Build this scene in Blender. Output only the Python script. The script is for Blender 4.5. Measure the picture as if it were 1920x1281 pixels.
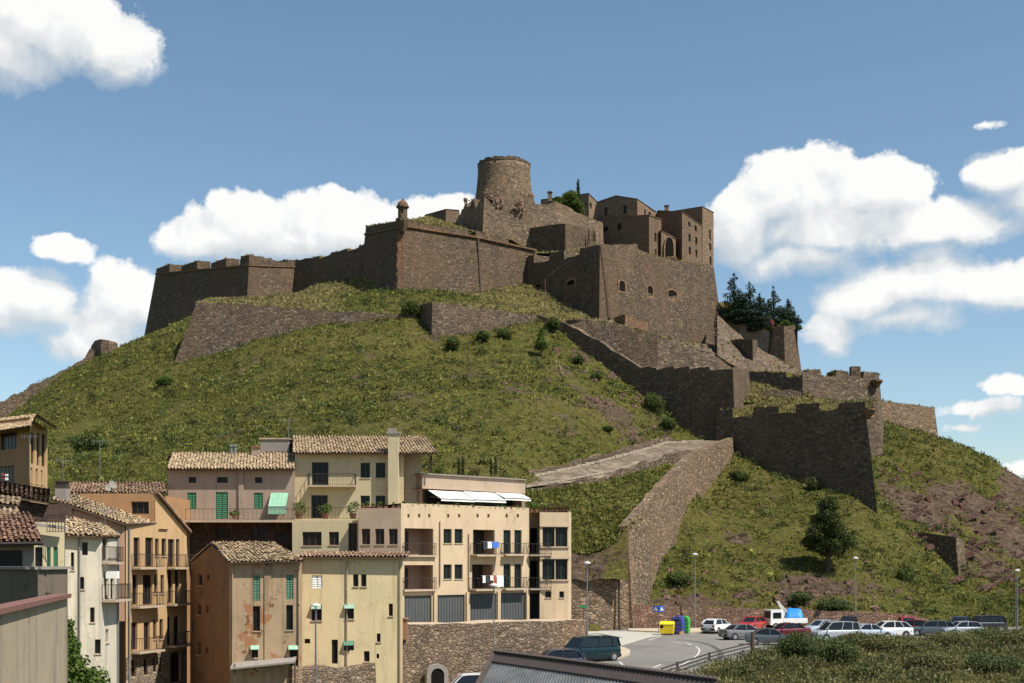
import bpy, bmesh, math, random
import numpy as np
from mathutils import Vector, Matrix, noise
for o in list(bpy.data.objects): bpy.data.objects.remove(o)
SC = bpy.context.scene
COL = SC.collection
# ------------------------------------------------------------------ camera
F = 2400.0; CX = 960.0; HY = 1050.0; CZ = 7.3          # pixels of a 1920 wide frame, eye height over the car park
cam = bpy.data.cameras.new('camera'); camo = bpy.data.objects.new('camera', cam); COL.objects.link(camo)
cam.sensor_width = 36; cam.lens = 36*F/1920; cam.clip_end = 12000; cam.clip_start = 0.5
cam.shift_y = (HY-640.5)/1920.0
camo.location = (0, 0, CZ); camo.rotation_euler = (math.pi/2, 0, 0)
SC.camera = camo
def P(px, py, D): return Vector(((px-CX)/F*D, D, CZ+(HY-py)/F*D))
# ------------------------------------------------------------------ light
AZ, EL = math.radians(122), math.radians(55)
SUN = Vector((math.sin(AZ)*math.cos(EL), math.cos(AZ)*math.cos(EL), math.sin(EL)))
sl = bpy.data.lights.new('sun', 'SUN'); sl.energy = 5.0; sl.angle = math.radians(0.5); sl.color = (1, .95, .87)
so = bpy.data.objects.new('sun', sl); COL.objects.link(so)
so.rotation_euler = (-SUN).to_track_quat('-Z', 'Y').to_euler(); so.location = (60, -40, 120)
SC.view_settings.view_transform = 'Standard'; SC.view_settings.look = 'None'
SC.view_settings.exposure = 0.46; SC.view_settings.gamma = 1
# ------------------------------------------------------------------ node helper
class NT:
    def __init__(s, tree): s.t = tree; s.n = tree.nodes; s.l = tree.links
    def node(s, typ, **kw):
        n = s.n.new(typ)
        for k, v in kw.items():
            if k == 'i':
                for a, b in v.items():
                    if hasattr(b, 'is_output') or isinstance(b, bpy.types.NodeSocket): s.l.new(b, n.inputs[a])
                    else: n.inputs[a].default_value = b
            else: setattr(n, k, v)
        return n
    def math(s, op, a, b=0.0, c=None, clamp=False):
        i = {0: a, 1: b}
        if c is not None: i[2] = c
        return s.node('ShaderNodeMath', operation=op, use_clamp=clamp, i=i).outputs[0]
    def vmath(s, op, a, b=(0,0,0)):
        n = s.node('ShaderNodeVectorMath', operation=op, i={0: a, 1: b})
        return n.outputs['Value'] if op in ('LENGTH', 'DOT_PRODUCT') else n.outputs[0]
    def mix(s, f, a, b, blend='MIX'):
        n = s.n.new('ShaderNodeMix'); n.data_type = 'RGBA'; n.blend_type = blend
        for idx, v in ((0, f), (6, a), (7, b)):
            if isinstance(v, bpy.types.NodeSocket): s.l.new(v, n.inputs[idx])
            else: n.inputs[idx].default_value = v if idx == 0 else (tuple(v)+(1,))[:4]
        return n.outputs[2]
    def noise(s, vec, scale, detail=4, rough=.55, dist=0):
        return s.node('ShaderNodeTexNoise', i={'Vector': vec, 'Scale': scale, 'Detail': detail, 'Roughness': rough, 'Distortion': dist}).outputs[0]
    def ramp(s, f, stops):
        n = s.node('ShaderNodeValToRGB', i={0: f}); e = n.color_ramp.elements
        while len(e) < len(stops): e.new(.5)
        for k, (p, c) in enumerate(stops):
            e[k].position = p; e[k].color = (c if isinstance(c, tuple) else (c, c, c))[:3] + (1,)
        return n.outputs[0]
    def mr(s, f, a, b, c=0, d=1):
        return s.node('ShaderNodeMapRange', i={0: f, 1: a, 2: b, 3: c, 4: d}).outputs[0]
# ------------------------------------------------------------------ sky with cumulus
W = bpy.data.worlds.new('World'); SC.world = W; W.use_nodes = True
w = NT(W.node_tree); w.n.clear()
sky = w.node('ShaderNodeTexSky', sky_type='NISHITA', sun_disc=False, sun_elevation=EL, sun_rotation=AZ, air_density=1.0, dust_density=0.6, ozone_density=1.2, altitude=500)
tc = w.node('ShaderNodeTexCoord').outputs['Generated']
dirn = w.vmath('NORMALIZE', tc)
sx = w.node('ShaderNodeSeparateXYZ', i={0: dirn})
az = w.math('ARCTAN2', sx.outputs[0], sx.outputs[1]); el = w.math('ARCSINE', sx.outputs[2])
ang = w.node('ShaderNodeCombineXYZ', i={0: az, 1: el, 2: 0.0}).outputs[0]
CLOUDS = [(70,40,210,85),(0,90,110,80),(205,85,95,60),
 (50,560,100,62),(0,580,70,60),(245,560,100,80),(160,645,90,38),(200,610,90,60),
 (470,430,130,85),(400,445,110,48),(640,430,170,80),(560,455,170,45),(820,400,90,38),(740,430,100,60),(335,440,38,26),
 (1490,365,140,88),(1400,400,90,70),(1640,360,115,60),(1560,430,200,60),(1760,425,145,52),(1500,490,120,34),(1380,440,70,60),
 (1720,530,150,64),(1860,540,130,54),(1630,565,110,42),(1552,622,58,42),(1700,598,120,32),
 (1900,320,95,50),(1930,370,60,40),(1850,765,62,19),(1895,716,34,17),(1815,805,48,10),(1850,232,46,12),(115,462,52,24),(1910,870,40,16)]
def field(vec):
    cur = None
    for (cx, cy, rx, ry) in CLOUDS:
        rx *= .94; ry *= .92
        a = math.atan((cx-CX)/F); e = math.atan((HY-cy)/F*math.cos(a))
        d = w.vmath('SUBTRACT', vec, (a, e, 0))
        d = w.vmath('MULTIPLY', d, (F/rx, F/ry, 0))
        ln = w.vmath('LENGTH', d)
        amp = min(1.0, (ry/42.0)**.9)
        v = w.math('MULTIPLY_ADD', ln, -amp, amp)
        cur = v if cur is None else w.node('ShaderNodeMath', operation='SMOOTH_MAX', i={0: cur, 1: v, 2: .25}).outputs[0]
    return cur
n1 = w.noise(ang, 19, 10, .6, .35)
n2 = w.noise(ang, 62, 7, .62, .1)
wv = w.node('ShaderNodeTexNoise', i={'Vector': ang, 'Scale': 16, 'Detail': 5, 'Roughness': .6})
warp = w.vmath('MULTIPLY', w.vmath('SUBTRACT', wv.outputs['Color'], (.5, .5, .5)), (.035, .028, 0))
base = field(w.vmath('ADD', ang, warp))
den = w.math('ADD', base, w.math('MULTIPLY', w.math('SUBTRACT', n1, .5), 1.35))
den = w.math('ADD', den, w.math('MULTIPLY', w.math('SUBTRACT', n2, .5), .42))
# a copy shifted towards the light gives the clouds their lit tops and grey bases
n1s = w.noise(w.vmath('ADD', ang, (.006, .013, 0)), 19, 8, .6, .35)
lit = w.math('SUBTRACT', n1, n1s)
bs = field(w.vmath('ADD', ang, (.006, .022, 0)))
soft = w.mr(w.math('SUBTRACT', base, bs), -.30, .30, .62, .15)
alpha = w.math('POWER', w.math('DIVIDE', w.math('ADD', den, .04), soft, clamp=True), .85)
shade = w.math('ADD', w.math('MULTIPLY', lit, 2.3), w.math('MULTIPLY', w.math('SUBTRACT', base, bs), 1.15))
shade = w.math('ADD', shade, w.math('MULTIPLY', w.math('SUBTRACT', w.noise(ang, 7, 3, .5, .3), .5), 1.1))
shade = w.math('ADD', w.math('ADD', shade, .52), w.math('MULTIPLY', w.math('SUBTRACT', n2, .5), .3))
ccol = w.ramp(shade, [(.0, (.455, .495, .525)), (.35, (.53, .555, .57)), (.65, (.62, .63, .635)), (1.0, (.735, .735, .72))])
SKYK = 0.096
skyc = w.node('ShaderNodeHueSaturation', i={'Hue': .490, 'Saturation': 1.02, 'Value': SKYK, 'Color': sky.outputs[0]}).outputs[0]
fin = w.mix(w.math('MULTIPLY', alpha, .96), skyc, ccol)
bg = w.node('ShaderNodeBackground', i={'Color': fin, 'Strength': 1.0})
w.node('ShaderNodeOutputWorld', i={0: bg.outputs[0]})
# ------------------------------------------------------------------ objects
def props(o, label=None, cat=None, group=None, kind=None):
    if label: o['label'] = label
    if cat: o['category'] = cat
    if group: o['group'] = group
    if kind: o['kind'] = kind
    return o
def wloc(o):
    v = Vector((0, 0, 0))
    while o is not None: v += o.location; o = o.parent
    return v
def thing(name, label, cat, loc=(0, 0, 0), group=None):
    o = bpy.data.objects.new(name, None); COL.objects.link(o); o.location = loc; o.empty_display_size = .5
    return props(o, label, cat, group)
class MB:
    def __init__(s): s.v = []; s.f = []; s.m = []
    def add(s, vs, fs, m=0):
        b = len(s.v); s.v += [tuple(x) for x in vs]
        for f in fs: s.f.append(tuple(b+i for i in f)); s.m.append(m)
    def quad(s, a, b, c, d, m=0): s.add((a, b, c, d), ((0, 1, 2, 3),), m)
    def poly(s, pts, m=0): s.add(pts, (tuple(range(len(pts))),), m)
    def hexa(s, p, m=0):        # p: 4 bottom then 4 top, both ccw
        s.add(p, ((0, 3, 2, 1), (4, 5, 6, 7), (0, 1, 5, 4), (1, 2, 6, 5), (2, 3, 7, 6), (3, 0, 4, 7)), m)
    def box(s, c, d, rz=0, m=0):
        ca, sa = math.cos(rz), math.sin(rz); p = []
        for z in (-1, 1):
            for x, y in ((-1, -1), (1, -1), (1, 1), (-1, 1)):
                X, Y = x*d[0]/2, y*d[1]/2
                p.append((c[0]+X*ca-Y*sa, c[1]+X*sa+Y*ca, c[2]+z*d[2]/2))
        s.hexa(p, m)
    def bar(s, a, b, wd, ht=None, m=0):       # square bar from a to b
        a, b = Vector(a), Vector(b); ht = ht or wd; d = (b-a).normalized()
        up = Vector((0, 0, 1)) if abs(d.z) < .9 else Vector((1, 0, 0))
        r = d.cross(up).normalized()*wd/2; u = r.cross(d).normalized()*ht/2
        s.hexa([a-r-u, a+r-u, a+r+u, a-r+u, b-r-u, b+r-u, b+r+u, b-r+u], m)
    def tube(s, pts, r, n=8, m=0, cap=True):
        pts = [Vector(p) for p in pts]; k = len(pts); rs = r if isinstance(r, (list, tuple)) else [r]*k
        vs = []
        for i, p in enumerate(pts):
            d = (pts[min(i+1, k-1)]-pts[max(i-1, 0)]).normalized()
            up = Vector((0, 0, 1)) if abs(d.z) < .9 else Vector((1, 0, 0))
            a = d.cross(up).normalized(); b = a.cross(d)
            for j in range(n):
                t = 2*math.pi*j/n; vs.append(p+(a*math.cos(t)+b*math.sin(t))*rs[i])
        fs = [(i*n+j, i*n+(j+1) % n, (i+1)*n+(j+1) % n, (i+1)*n+j) for i in range(k-1) for j in range(n)]
        if cap: fs += [tuple(range(n-1, -1, -1)), tuple(range((k-1)*n, k*n))]
        s.add(vs, fs, m)
    def lathe(s, c, prof, n=16, m=0):
        vs = []; k = len(prof)
        for r, z in prof:
            for j in range(n):
                t = 2*math.pi*j/n; vs.append((c[0]+r*math.cos(t), c[1]+r*math.sin(t), c[2]+z))
        fs = [(i*n+j, i*n+(j+1) % n, (i+1)*n+(j+1) % n, (i+1)*n+j) for i in range(k-1) for j in range(n)]
        fs += [tuple(range(n-1, -1, -1)), tuple(range((k-1)*n, k*n))]
        s.add(vs, fs, m)
    def build(s, name, mats, parent=None, smooth=False, recalc=True):
        me = bpy.data.meshes.new(name)
        off = wloc(parent) if parent is not None else Vector((0, 0, 0))
        me.from_pydata([(x-off.x, y-off.y, z-off.z) for x, y, z in s.v], [], s.f)
        if not isinstance(mats, (list, tuple)): mats = [mats]
        for m in mats: me.materials.append(m)
        if len(mats) > 1: me.polygons.foreach_set('material_index', s.m)
        if recalc and len(s.f) < 30000:
            bm = bmesh.new(); bm.from_mesh(me); bmesh.ops.recalc_face_normals(bm, faces=bm.faces); bm.to_mesh(me); bm.free()
        if smooth: me.polygons.foreach_set('use_smooth', [True]*len(me.polygons))
        o = bpy.data.objects.new(name, me); COL.objects.link(o)
        if parent is not None: o.parent = parent
        return o
def fastmesh(name, V, Fc, mat, parent=None, smooth=False, attrs=None):
    V = np.asarray(V, np.float32); Fc = np.asarray(Fc, np.int32); k = Fc.shape[1]
    if parent is not None: V = V-np.array(wloc(parent), np.float32)
    me = bpy.data.meshes.new(name); me.vertices.add(len(V)); me.vertices.foreach_set('co', V.ravel())
    me.loops.add(Fc.size); me.loops.foreach_set('vertex_index', Fc.ravel())
    me.polygons.add(len(Fc)); me.polygons.foreach_set('loop_start', np.arange(0, Fc.size, k, dtype=np.int32))
    me.polygons.foreach_set('loop_total', np.full(len(Fc), k, np.int32))
    if smooth: me.polygons.foreach_set('use_smooth', np.ones(len(Fc), bool))
    for an, av in (attrs or {}).items():
        a = me.attributes.new(an, 'FLOAT', 'POINT'); a.data.foreach_set('value', np.asarray(av, np.float32))
    me.update(calc_edges=True); me.validate()
    me.materials.append(mat)
    o = bpy.data.objects.new(name, me); COL.objects.link(o)
    if parent is not None: o.parent = parent
    return o
def copy_tree(o, parent=None):
    c = o.copy(); COL.objects.link(c); c.parent = parent
    for ch in list(o.children): copy_tree(ch, c)
    return c
# ------------------------------------------------------------------ materials
MATS = {}
def mat(name, fn, rough=.85, spec=.3, metal=0):
    if name in MATS: return MATS[name]
    m = bpy.data.materials.new(name); m.use_nodes = True; t = NT(m.node_tree); t.n.clear()
    b = t.node('ShaderNodeBsdfPrincipled', i={'Roughness': rough, 'Specular IOR Level': spec, 'Metallic': metal})
    t.node('ShaderNodeOutputMaterial', i={0: b.outputs[0]})
    pos = t.node('ShaderNodeNewGeometry').outputs['Position']
    r = fn(t, pos, b)
    if r is not None:
        if isinstance(r, bpy.types.NodeSocket): t.l.new(r, b.inputs['Base Color'])
        else: b.inputs['Base Color'].default_value = tuple(r)+(1,)
    MATS[name] = m; return m
def bump(t, b, h, strength, dist):
    n = t.node('ShaderNodeBump', i={'Strength': strength, 'Distance': dist, 'Height': h}); t.l.new(n.outputs[0], b.inputs['Normal'])
def c3(c, k): return tuple(min(1, x*k) for x in c)
def stone(name, c, scale=1.0, contrast=1.0, warm=None, joint=.55):
    """rubble masonry laid in rough courses"""
    def fn(t, p, b):
        q = t.vmath('MULTIPLY', p, (1, 1, 1.7))
        q = t.vmath('ADD', q, t.vmath('MULTIPLY', t.node('ShaderNodeTexNoise', i={'Vector': p, 'Scale': 1.1, 'Detail': 3}).outputs['Color'], (.5, .5, .5)))
        v = t.node('ShaderNodeTexVoronoi', i={'Vector': q, 'Scale': 2.3*scale})
        ve = t.node('ShaderNodeTexVoronoi', feature='DISTANCE_TO_EDGE', i={'Vector': q, 'Scale': 2.3*scale})
        rnd = t.node('ShaderNodeSeparateColor', i={0: v.outputs['Color']}).outputs[0]
        col = t.ramp(rnd, [(0, c3(c, 1-.5*contrast)), (.5, c), (.86, c3(c, 1+.38*contrast)), (1, c3(c, 1+1.1*contrast))])
        col = t.mix(t.mr(ve.outputs['Distance'], 0, .09, joint, 0), col, c3(c, .45))
        big = t.noise(t.vmath('MULTIPLY', p, (1, 1, .45)), .16, 5, .6)
        col = t.mix(t.mr(big, .42, .7, 0, .55), col, c3(warm or (c[0]*1.15, c[1]*.95, c[2]*.82), 1.15))
        rp = t.noise(t.vmath('ADD', p, (13, 5, 9)), .23, 6, .6, .4)
        col = t.mix(t.mr(rp, .58, .63, 0, .5), col, c3((c[0]*1.1, c[1]*1.02, c[2]*.95), 1.45))
        dk = t.noise(t.vmath('MULTIPLY', p, (1, 1, .12)), .5, 5, .65)
        col = t.mix(t.mr(dk, .5, .75, 0, .5), col, c3(c, .5))
        fn_ = t.noise(p, 6*scale, 4, .7)
        col = t.mix(t.mr(fn_, .35, .7, .55, 0), col, c3(c, .55))
        bump(t, b, t.math('ADD', t.mr(ve.outputs['Distance'], 0, .15, 0, 1), t.math('MULTIPLY', fn_, 1.2)), .9, .12)
        return col
    return mat(name, fn, .95, .15)
def plaster(name, c, stain=.35, patch=None, pk=.62, dirt=None):
    def fn(t, p, b):
        n = t.noise(p, .6, 6, .62); n2 = t.noise(t.vmath('MULTIPLY', p, (2.2, 2.2, .16)), .9, 5, .6); n3 = t.noise(p, 7, 4, .6)
        col = t.mix(t.mr(n, .35, .7, 0, stain), c, c3(c, .62))
        col = t.mix(t.mr(n2, .52, .75, 0, stain*1.4), col, c3(dirt or c, .5))
        col = t.mix(t.mr(n3, .4, .7, 0, .12), col, c3(c, 1.2))
        pp = t.noise(t.vmath('ADD', p, (17, 3, 29)), .38, 5, .55, .2); col = t.mix(t.mr(pp, .60, .615, 0, .45), col, c3(c, .84))
        cr = t.node('ShaderNodeTexVoronoi', feature='DISTANCE_TO_EDGE', i={'Vector': t.vmath('ADD', p, t.vmath('MULTIPLY', t.node('ShaderNodeTexNoise', i={'Vector': p, 'Scale': 1.4, 'Detail': 4}).outputs['Color'], (1.6, 1.6, 1.6))), 'Scale': .3})
        col = t.mix(t.math('MULTIPLY', t.mr(cr.outputs['Distance'], .0, .012, .55, 0), t.mr(pp, .45, .55)), col, c3(c, .4))
        if patch:
            pn = t.noise(p, .42, 7, .62, .3)
            col = t.mix(t.mr(pn, pk, pk+.03), col, patch)
            pn2 = t.noise(t.vmath('ADD', p, (31, 7, 3)), .8, 7, .6)
            col = t.mix(t.mr(pn2, pk+.02, pk+.04), col, c3(patch, .6))
        bump(t, b, n3, .25, .03)
        return col
    return mat(name, fn, .92, .2)
def plain(name, c, rough=.6, spec=.4, metal=0, var=.12):
    def fn(t, p, b):
        n = t.noise(p, 3.1, 4, .6)
        return t.mix(t.mr(n, .3, .7), c3(c, 1-var), c3(c, 1+var))
    return mat(name, fn, rough, spec, metal)
def foliage(name, c, c2, sc=.9, trans=.25):
    m = bpy.data.materials.new(name); m.use_nodes = True; t = NT(m.node_tree); t.n.clear()
    g = t.node('ShaderNodeNewGeometry'); p = g.outputs['Position']
    n = t.noise(p, sc, 3, .6); n2 = t.noise(p, sc*.13, 3, .6)
    col = t.mix(t.mr(n, .35, .65), c, c2)
    col = t.mix(t.mr(n2, .4, .62, 0, .6), col, c3(c2, 1.15))
    rl = t.math('MULTIPLY', g.outputs['Random Per Island'], .55)
    col = t.mix(rl, col, c3(c, .5))
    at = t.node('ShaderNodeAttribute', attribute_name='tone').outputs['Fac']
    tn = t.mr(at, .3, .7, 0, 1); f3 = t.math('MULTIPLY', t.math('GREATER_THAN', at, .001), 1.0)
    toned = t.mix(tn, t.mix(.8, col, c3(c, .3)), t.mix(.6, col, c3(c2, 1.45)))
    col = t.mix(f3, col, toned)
    d = t.node('ShaderNodeBsdfPrincipled', i={'Base Color': col, 'Roughness': .75, 'Specular IOR Level': .2})
    tr = t.node('ShaderNodeBsdfTranslucent', i={'Color': t.mix(.5, col, (.16, .2, .02))})
    mx = t.node('ShaderNodeMixShader', i={0: trans, 1: d.outputs[0], 2: tr.outputs[0]})
    t.node('ShaderNodeOutputMaterial', i={0: mx.outputs[0]}); MATS[name] = m; return m
# ------------------------------------------------------------------ terrain
def vnoise(x, y, seed=0):
    xi = np.floor(x).astype(np.int64); yi = np.floor(y).astype(np.int64); fx = x-xi; fy = y-yi
    fx = fx*fx*(3-2*fx); fy = fy*fy*(3-2*fy)
    def h(a, b):
        n = (a*374761393+b*668265263+seed*1442695041) & 0xffffffff
        n = ((n ^ (n >> 13))*1274126177) & 0xffffffff
        return ((n ^ (n >> 16)) & 0xffff)/65535.0
    return (h(xi, yi)*(1-fx)+h(xi+1, yi)*fx)*(1-fy)+(h(xi, yi+1)*(1-fx)+h(xi+1, yi+1)*fx)*fy
def fbm(x, y, seed=0, o=4):
    s = 0; a = .5
    for k in range(o): s = s+a*vnoise(x*2**k, y*2**k, seed+k*17); a *= .5
    return s/(1-.5**o)-.5
CTRL = [ # px, py, distance of the visible hillside
 (0,790,235),(60,748,240),(120,700,246),(180,672,252),(240,650,262),(285,632,276),(345,603,268),(467,564,262),
 (322,675,213),(430,652,212),(520,625,209),(598,609,207),(660,603,204),(718,599,201),(770,597,200),(811,645,195),(880,640,197),(956,638,199),(1022,616,204),
 (1090,672,197),(1150,712,192),(1200,746,192.5),(1240,775,190),(1270,810,187.5),(1285,828,186),
 (0,850,190),(60,830,190),(0,905,150),(100,860,172),(200,800,192),(300,740,200),(400,710,198),(200,900,142),(300,880,145),(300,800,178),(450,850,150),(450,760,182),(600,700,182),(600,780,160),(600,840,142),(700,850,138),(750,760,162),(800,850,139),(850,760,164),(850,700,182),(900,912,137),(960,935,137),(950,800,162),(1000,720,180),(1000,870,148),(1100,850,161),(1100,780,170),(1180,840,170),(1230,820,178),
 # right of the ramp
 (1378,848,180),(1440,872,177),(1500,898,173.5),(1580,922,169),(1655,944,165.5),(1322,950,166),(1262,1035,154),(1205,1105,143),(1200,1142,138),(1300,1145,138),(1400,1145,138.5),(1500,1148,139),(1600,1152,139.5),(1700,1160,140),(1800,1170,141),(1900,1178,142),(1930,1140,150),
 (1400,900,174),(1400,1000,160),(1400,1080,148),(1500,1000,160),(1550,1072,149),(1600,1000,160),(1650,1090,148),(1690,1006,168),(1745,1000,176),(1790,1008,172),(1735,1050,160),(1780,1090,157),(1830,1118,155),(1750,1130,145),(1330,1070,148),
 (1668,800,222),(1700,815,230),(1762,822,234),(1800,840,236),(1850,880,236),(1920,946,236),(1990,995,236),(1700,900,198),(1800,930,192),(1880,960,196),(1850,1040,172),(1920,1050,176),(1670,880,190),
 (1100,1005,142),(1150,1060,139),(1050,1060,137),(1000,955,140),(1040,940,144),(1100,930,149),(1180,908,157),(1250,884,166),(1310,852,177),(1000,918,149),(1080,900,156),(1160,880,165),(1215,864,173),(1250,850,179)]
pts = [P(*c) for c in CTRL]
XY = [(p.x, p.y) for p in pts]; Z = [p.z for p in pts]
for x, y, z in [(-60,128,5),(-30,122,6),(-5,120,8),(20,118,4),(-90,135,8),(-120,170,14),(-150,220,22),(-180,280,15),(-110,315,40),(-60,320,52),(0,325,52),(60,300,30),(105,285,10),(135,235,6),(140,190,3),(130,150,1),(-130,250,27),(5,262,58),(-20,270,58),(50,240,38),(90,262,16),(44,216,31),(60,207,25),(70,212,26),(35,222,36),(20,232,44),(-60,120,3),
  (12,132,3.0),(2,133,4.5)]:
    XY.append((x, y)); Z.append(z)
XY = np.array(XY, float); Z = np.array(Z, float)
def tpsk(d2): return np.where(d2 > 0, .5*d2*np.log(d2+1e-12), 0)
n_ = len(Z); K = np.zeros((n_+3, n_+3)); d2 = ((XY[:, None]-XY[None])**2).sum(-1)
K[:n_, :n_] = tpsk(d2)+np.eye(n_)*8.0; K[:n_, n_] = 1; K[:n_, n_+1:] = XY; K[n_, :n_] = 1; K[n_+1:, :n_] = XY.T
TW = np.linalg.solve(K, np.concatenate([Z, [0, 0, 0]]))
def tps(x, y):
    x = np.asarray(x, float); y = np.asarray(y, float); sh = x.shape; x = x.ravel(); y = y.ravel(); out = np.empty(len(x))
    for a in range(0, len(x), 20000):
        xx = x[a:a+20000]; yy = y[a:a+20000]
        d = (xx[:, None]-XY[None, :, 0])**2+(yy[:, None]-XY[None, :, 1])**2
        out[a:a+20000] = tpsk(d)@TW[:n_]+TW[n_]+TW[n_+1]*xx+TW[n_+2]*yy
    return out.reshape(sh)
def rockmask(x, y):
    px = CX+F*x/np.maximum(y, 1); r = fbm(x/7, y/7, 5)*1.6
    z = tps(x, y); py = HY-(z-CZ)*F/np.maximum(y, 1)
    m = np.zeros_like(x)
    for (cx, cy, rx, ry, a) in [(1130,660,95,40,.5),(1180,770,90,60,.38),(1060,700,60,40,.3),(1240,810,30,30,.5),(1100,800,200,30,.1),
          (1470,1100,150,28,.62),(1300,1120,100,18,.6),(1400,1000,90,60,.22),(1790,950,105,60,.46),(1870,1000,80,80,.5),(1700,880,40,50,.4),(1900,930,40,60,.6),(1860,1090,60,50,.3),
          (850,720,260,80,.12),(1000,740,180,110,.15),(500,740,120,60,.1),(1650,1060,60,30,.4),(660,830,60,30,.1)]:
        d = np.sqrt(((px-cx)/rx)**2+((py-cy)/ry)**2)
        m = np.maximum(m, a*np.clip(1.5-d, 0, 1))
    return np.clip((m+r*.75-.14)*2.2, 0, 1)
def hterr(x, y, detail=True):
    z = tps(x, y)
    e = np.minimum.reduce([x+215, 215-x, y-92-12*np.clip((x-5)/8, 0, 1)*0, 440-y])/60.0
    e = np.clip(e, 0, 1); e = e*e*(3-2*e)
    if detail:
        z = z+fbm(x/16, y/16, 1)*1.7+fbm(x/4.2, y/4.2, 9)*.9+fbm(x/2.0, y/2.0, 19, 2)*.35
        px = CX+F*x/np.maximum(y, 1)
        s = np.clip(np.minimum((px-1640)/80, 1), 0, 1)*np.clip((y-150)/20, 0, 1)
        u = (x*.8+z*1.4)/3.2; st = np.abs((u+fbm(x/9, y/9, 3)*2) % 1-.5)*2
        z = z+s*(st-.5)*1.1*(.4+fbm(x/20, y/20, 8)+.5)
    # cut level behind the car park wall, and the street in front of the houses
    k = np.clip((137.2-y)/1.0, 0, 1)*np.clip((x-9)/2, 0, 1)
    z = z*(1-k)+(-.6)*k
    k2 = np.clip((112-y)/6, 0, 1)*(1-np.clip((x-9)/2, 0, 1)); z = z*(1-k2)+(-5)*k2
    far = np.clip((110-np.abs(x-10))/60, 0, 1)
    return z*e+(-7)*(1-e)
def grass_ground(name, dry=0.0, rockc=(.125,.086,.058)):
    def fn(t, p, b):
        n = t.noise(p, 1.2, 6, .7); n2 = t.noise(p, .06, 4, .6); n3 = t.noise(p, 2.6, 5, .7)
        g = t.ramp(n, [(.3, (.040,.048,.012)), (.5, (.090,.094,.018)), (.68, (.165,.148,.04))])
        g = t.mix(t.mr(n2, .38, .62, dry, .45+dry*.5), g, (.20,.155,.05))
        g = t.mix(t.mr(n3, .5, .72), g, (.04,.042,.011))
        at = t.node('ShaderNodeAttribute', attribute_name='rock').outputs['Fac']
        rk = t.ramp(t.noise(t.vmath('MULTIPLY', p, (1, 1, 2.4)), .9, 7, .72), [(.34, c3(rockc, .25)), (.46, c3(rockc, .8)), (.58, c3(rockc, 1.25)), (.72, c3(rockc, 1.9))])
        f = t.mr(t.math('ADD', t.math('ADD', at, t.math('MULTIPLY', t.math('SUBTRACT', t.noise(p, .45, 6, .7), .5), 1.6)), t.math('MULTIPLY', t.math('SUBTRACT', n3, .5), .9)), .42, .62)
        col = t.mix(f, g, rk)
        bump(t, b, t.math('ADD', n3, t.noise(p, 1.1, 6, .7)), 1.0, .6)
        return col
    return mat(name, fn, .95, .1)
M_GRASS = grass_ground('hill_grass'); M_DRY = grass_ground('dry_grass', .45)
def axis(a, b, c, d, fine, coarse):
    return np.concatenate([np.arange(a, b, coarse), np.arange(b, c, fine), np.arange(c, d+coarse, coarse)])
xs = axis(-260, -112, 118, 260, .75, 8.0); ys = axis(60, 112, 270, 460, .75, 8.0)
GX, GY = np.meshgrid(xs, ys); GZ = hterr(GX, GY)
nx, ny = len(xs), len(ys); idx = np.arange(nx*ny).reshape(ny, nx)
FQ = np.stack([idx[:-1, :-1], idx[:-1, 1:], idx[1:, 1:], idx[1:, :-1]], -1).reshape(-1, 4)
hill = fastmesh('hill', np.stack([GX, GY, GZ], -1).reshape(-1, 3), FQ, M_GRASS, smooth=True, attrs={'rock': rockmask(GX, GY).ravel()})
props(hill, kind='structure')
m = MB(); m.quad((-5000, -1500, -7.5), (5000, -1500, -7.5), (5000, 9000, -7.5), (-5000, 9000, -7.5))
props(m.build('ground', M_GRASS), kind='structure')
# sheets of ground laid between walls: loft of two or more rows of world points
SHEETS = []
def sheet(name, rows, material, nu=60, nv=14, amp=.35, rock=0.0, sag=0.0):
    def along(row, n):
        r = np.array([tuple(P(*q)) if len(q) == 3 else q[:3] for q in row], float)
        d = np.r_[0, np.cumsum(np.linalg.norm(np.diff(r, axis=0), axis=1))]; t = np.linspace(0, d[-1], n)
        return np.stack([np.interp(t, d, r[:, k]) for k in range(3)], -1)
    R = [along(r, nu) for r in rows]; R = np.array(R); k = len(R)
    tv = np.linspace(0, k-1, nv); G = np.empty((nv, nu, 3))
    for j, t in enumerate(tv):
        a = min(int(t), k-2); f = t-a; G[j] = R[a]*(1-f)+R[a+1]*f
        G[j, :, 2] -= sag*math.sin(math.pi*t/(k-1))
    G[..., 2] += fbm(G[..., 0]/3.0, G[..., 1]/3.0, 4)*amp*2+fbm(G[..., 0]/1.1, G[..., 1]/1.1, 6)*amp*.6
    ix = np.arange(nv*nu).reshape(nv, nu)
    fq = np.stack([ix[:-1, :-1], ix[:-1, 1:], ix[1:, 1:], ix[1:, :-1]], -1).reshape(-1, 4)
    rk = np.clip(rock+fbm(G[..., 0]/4, G[..., 1]/4, 2)*1.5, 0, 1) if rock else np.zeros((nv, nu))
    o = fastmesh(name, G.reshape(-1, 3), fq, material, smooth=True, attrs={'rock': rk.ravel()})
    SHEETS.append(G); return props(o, kind='structure')
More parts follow.
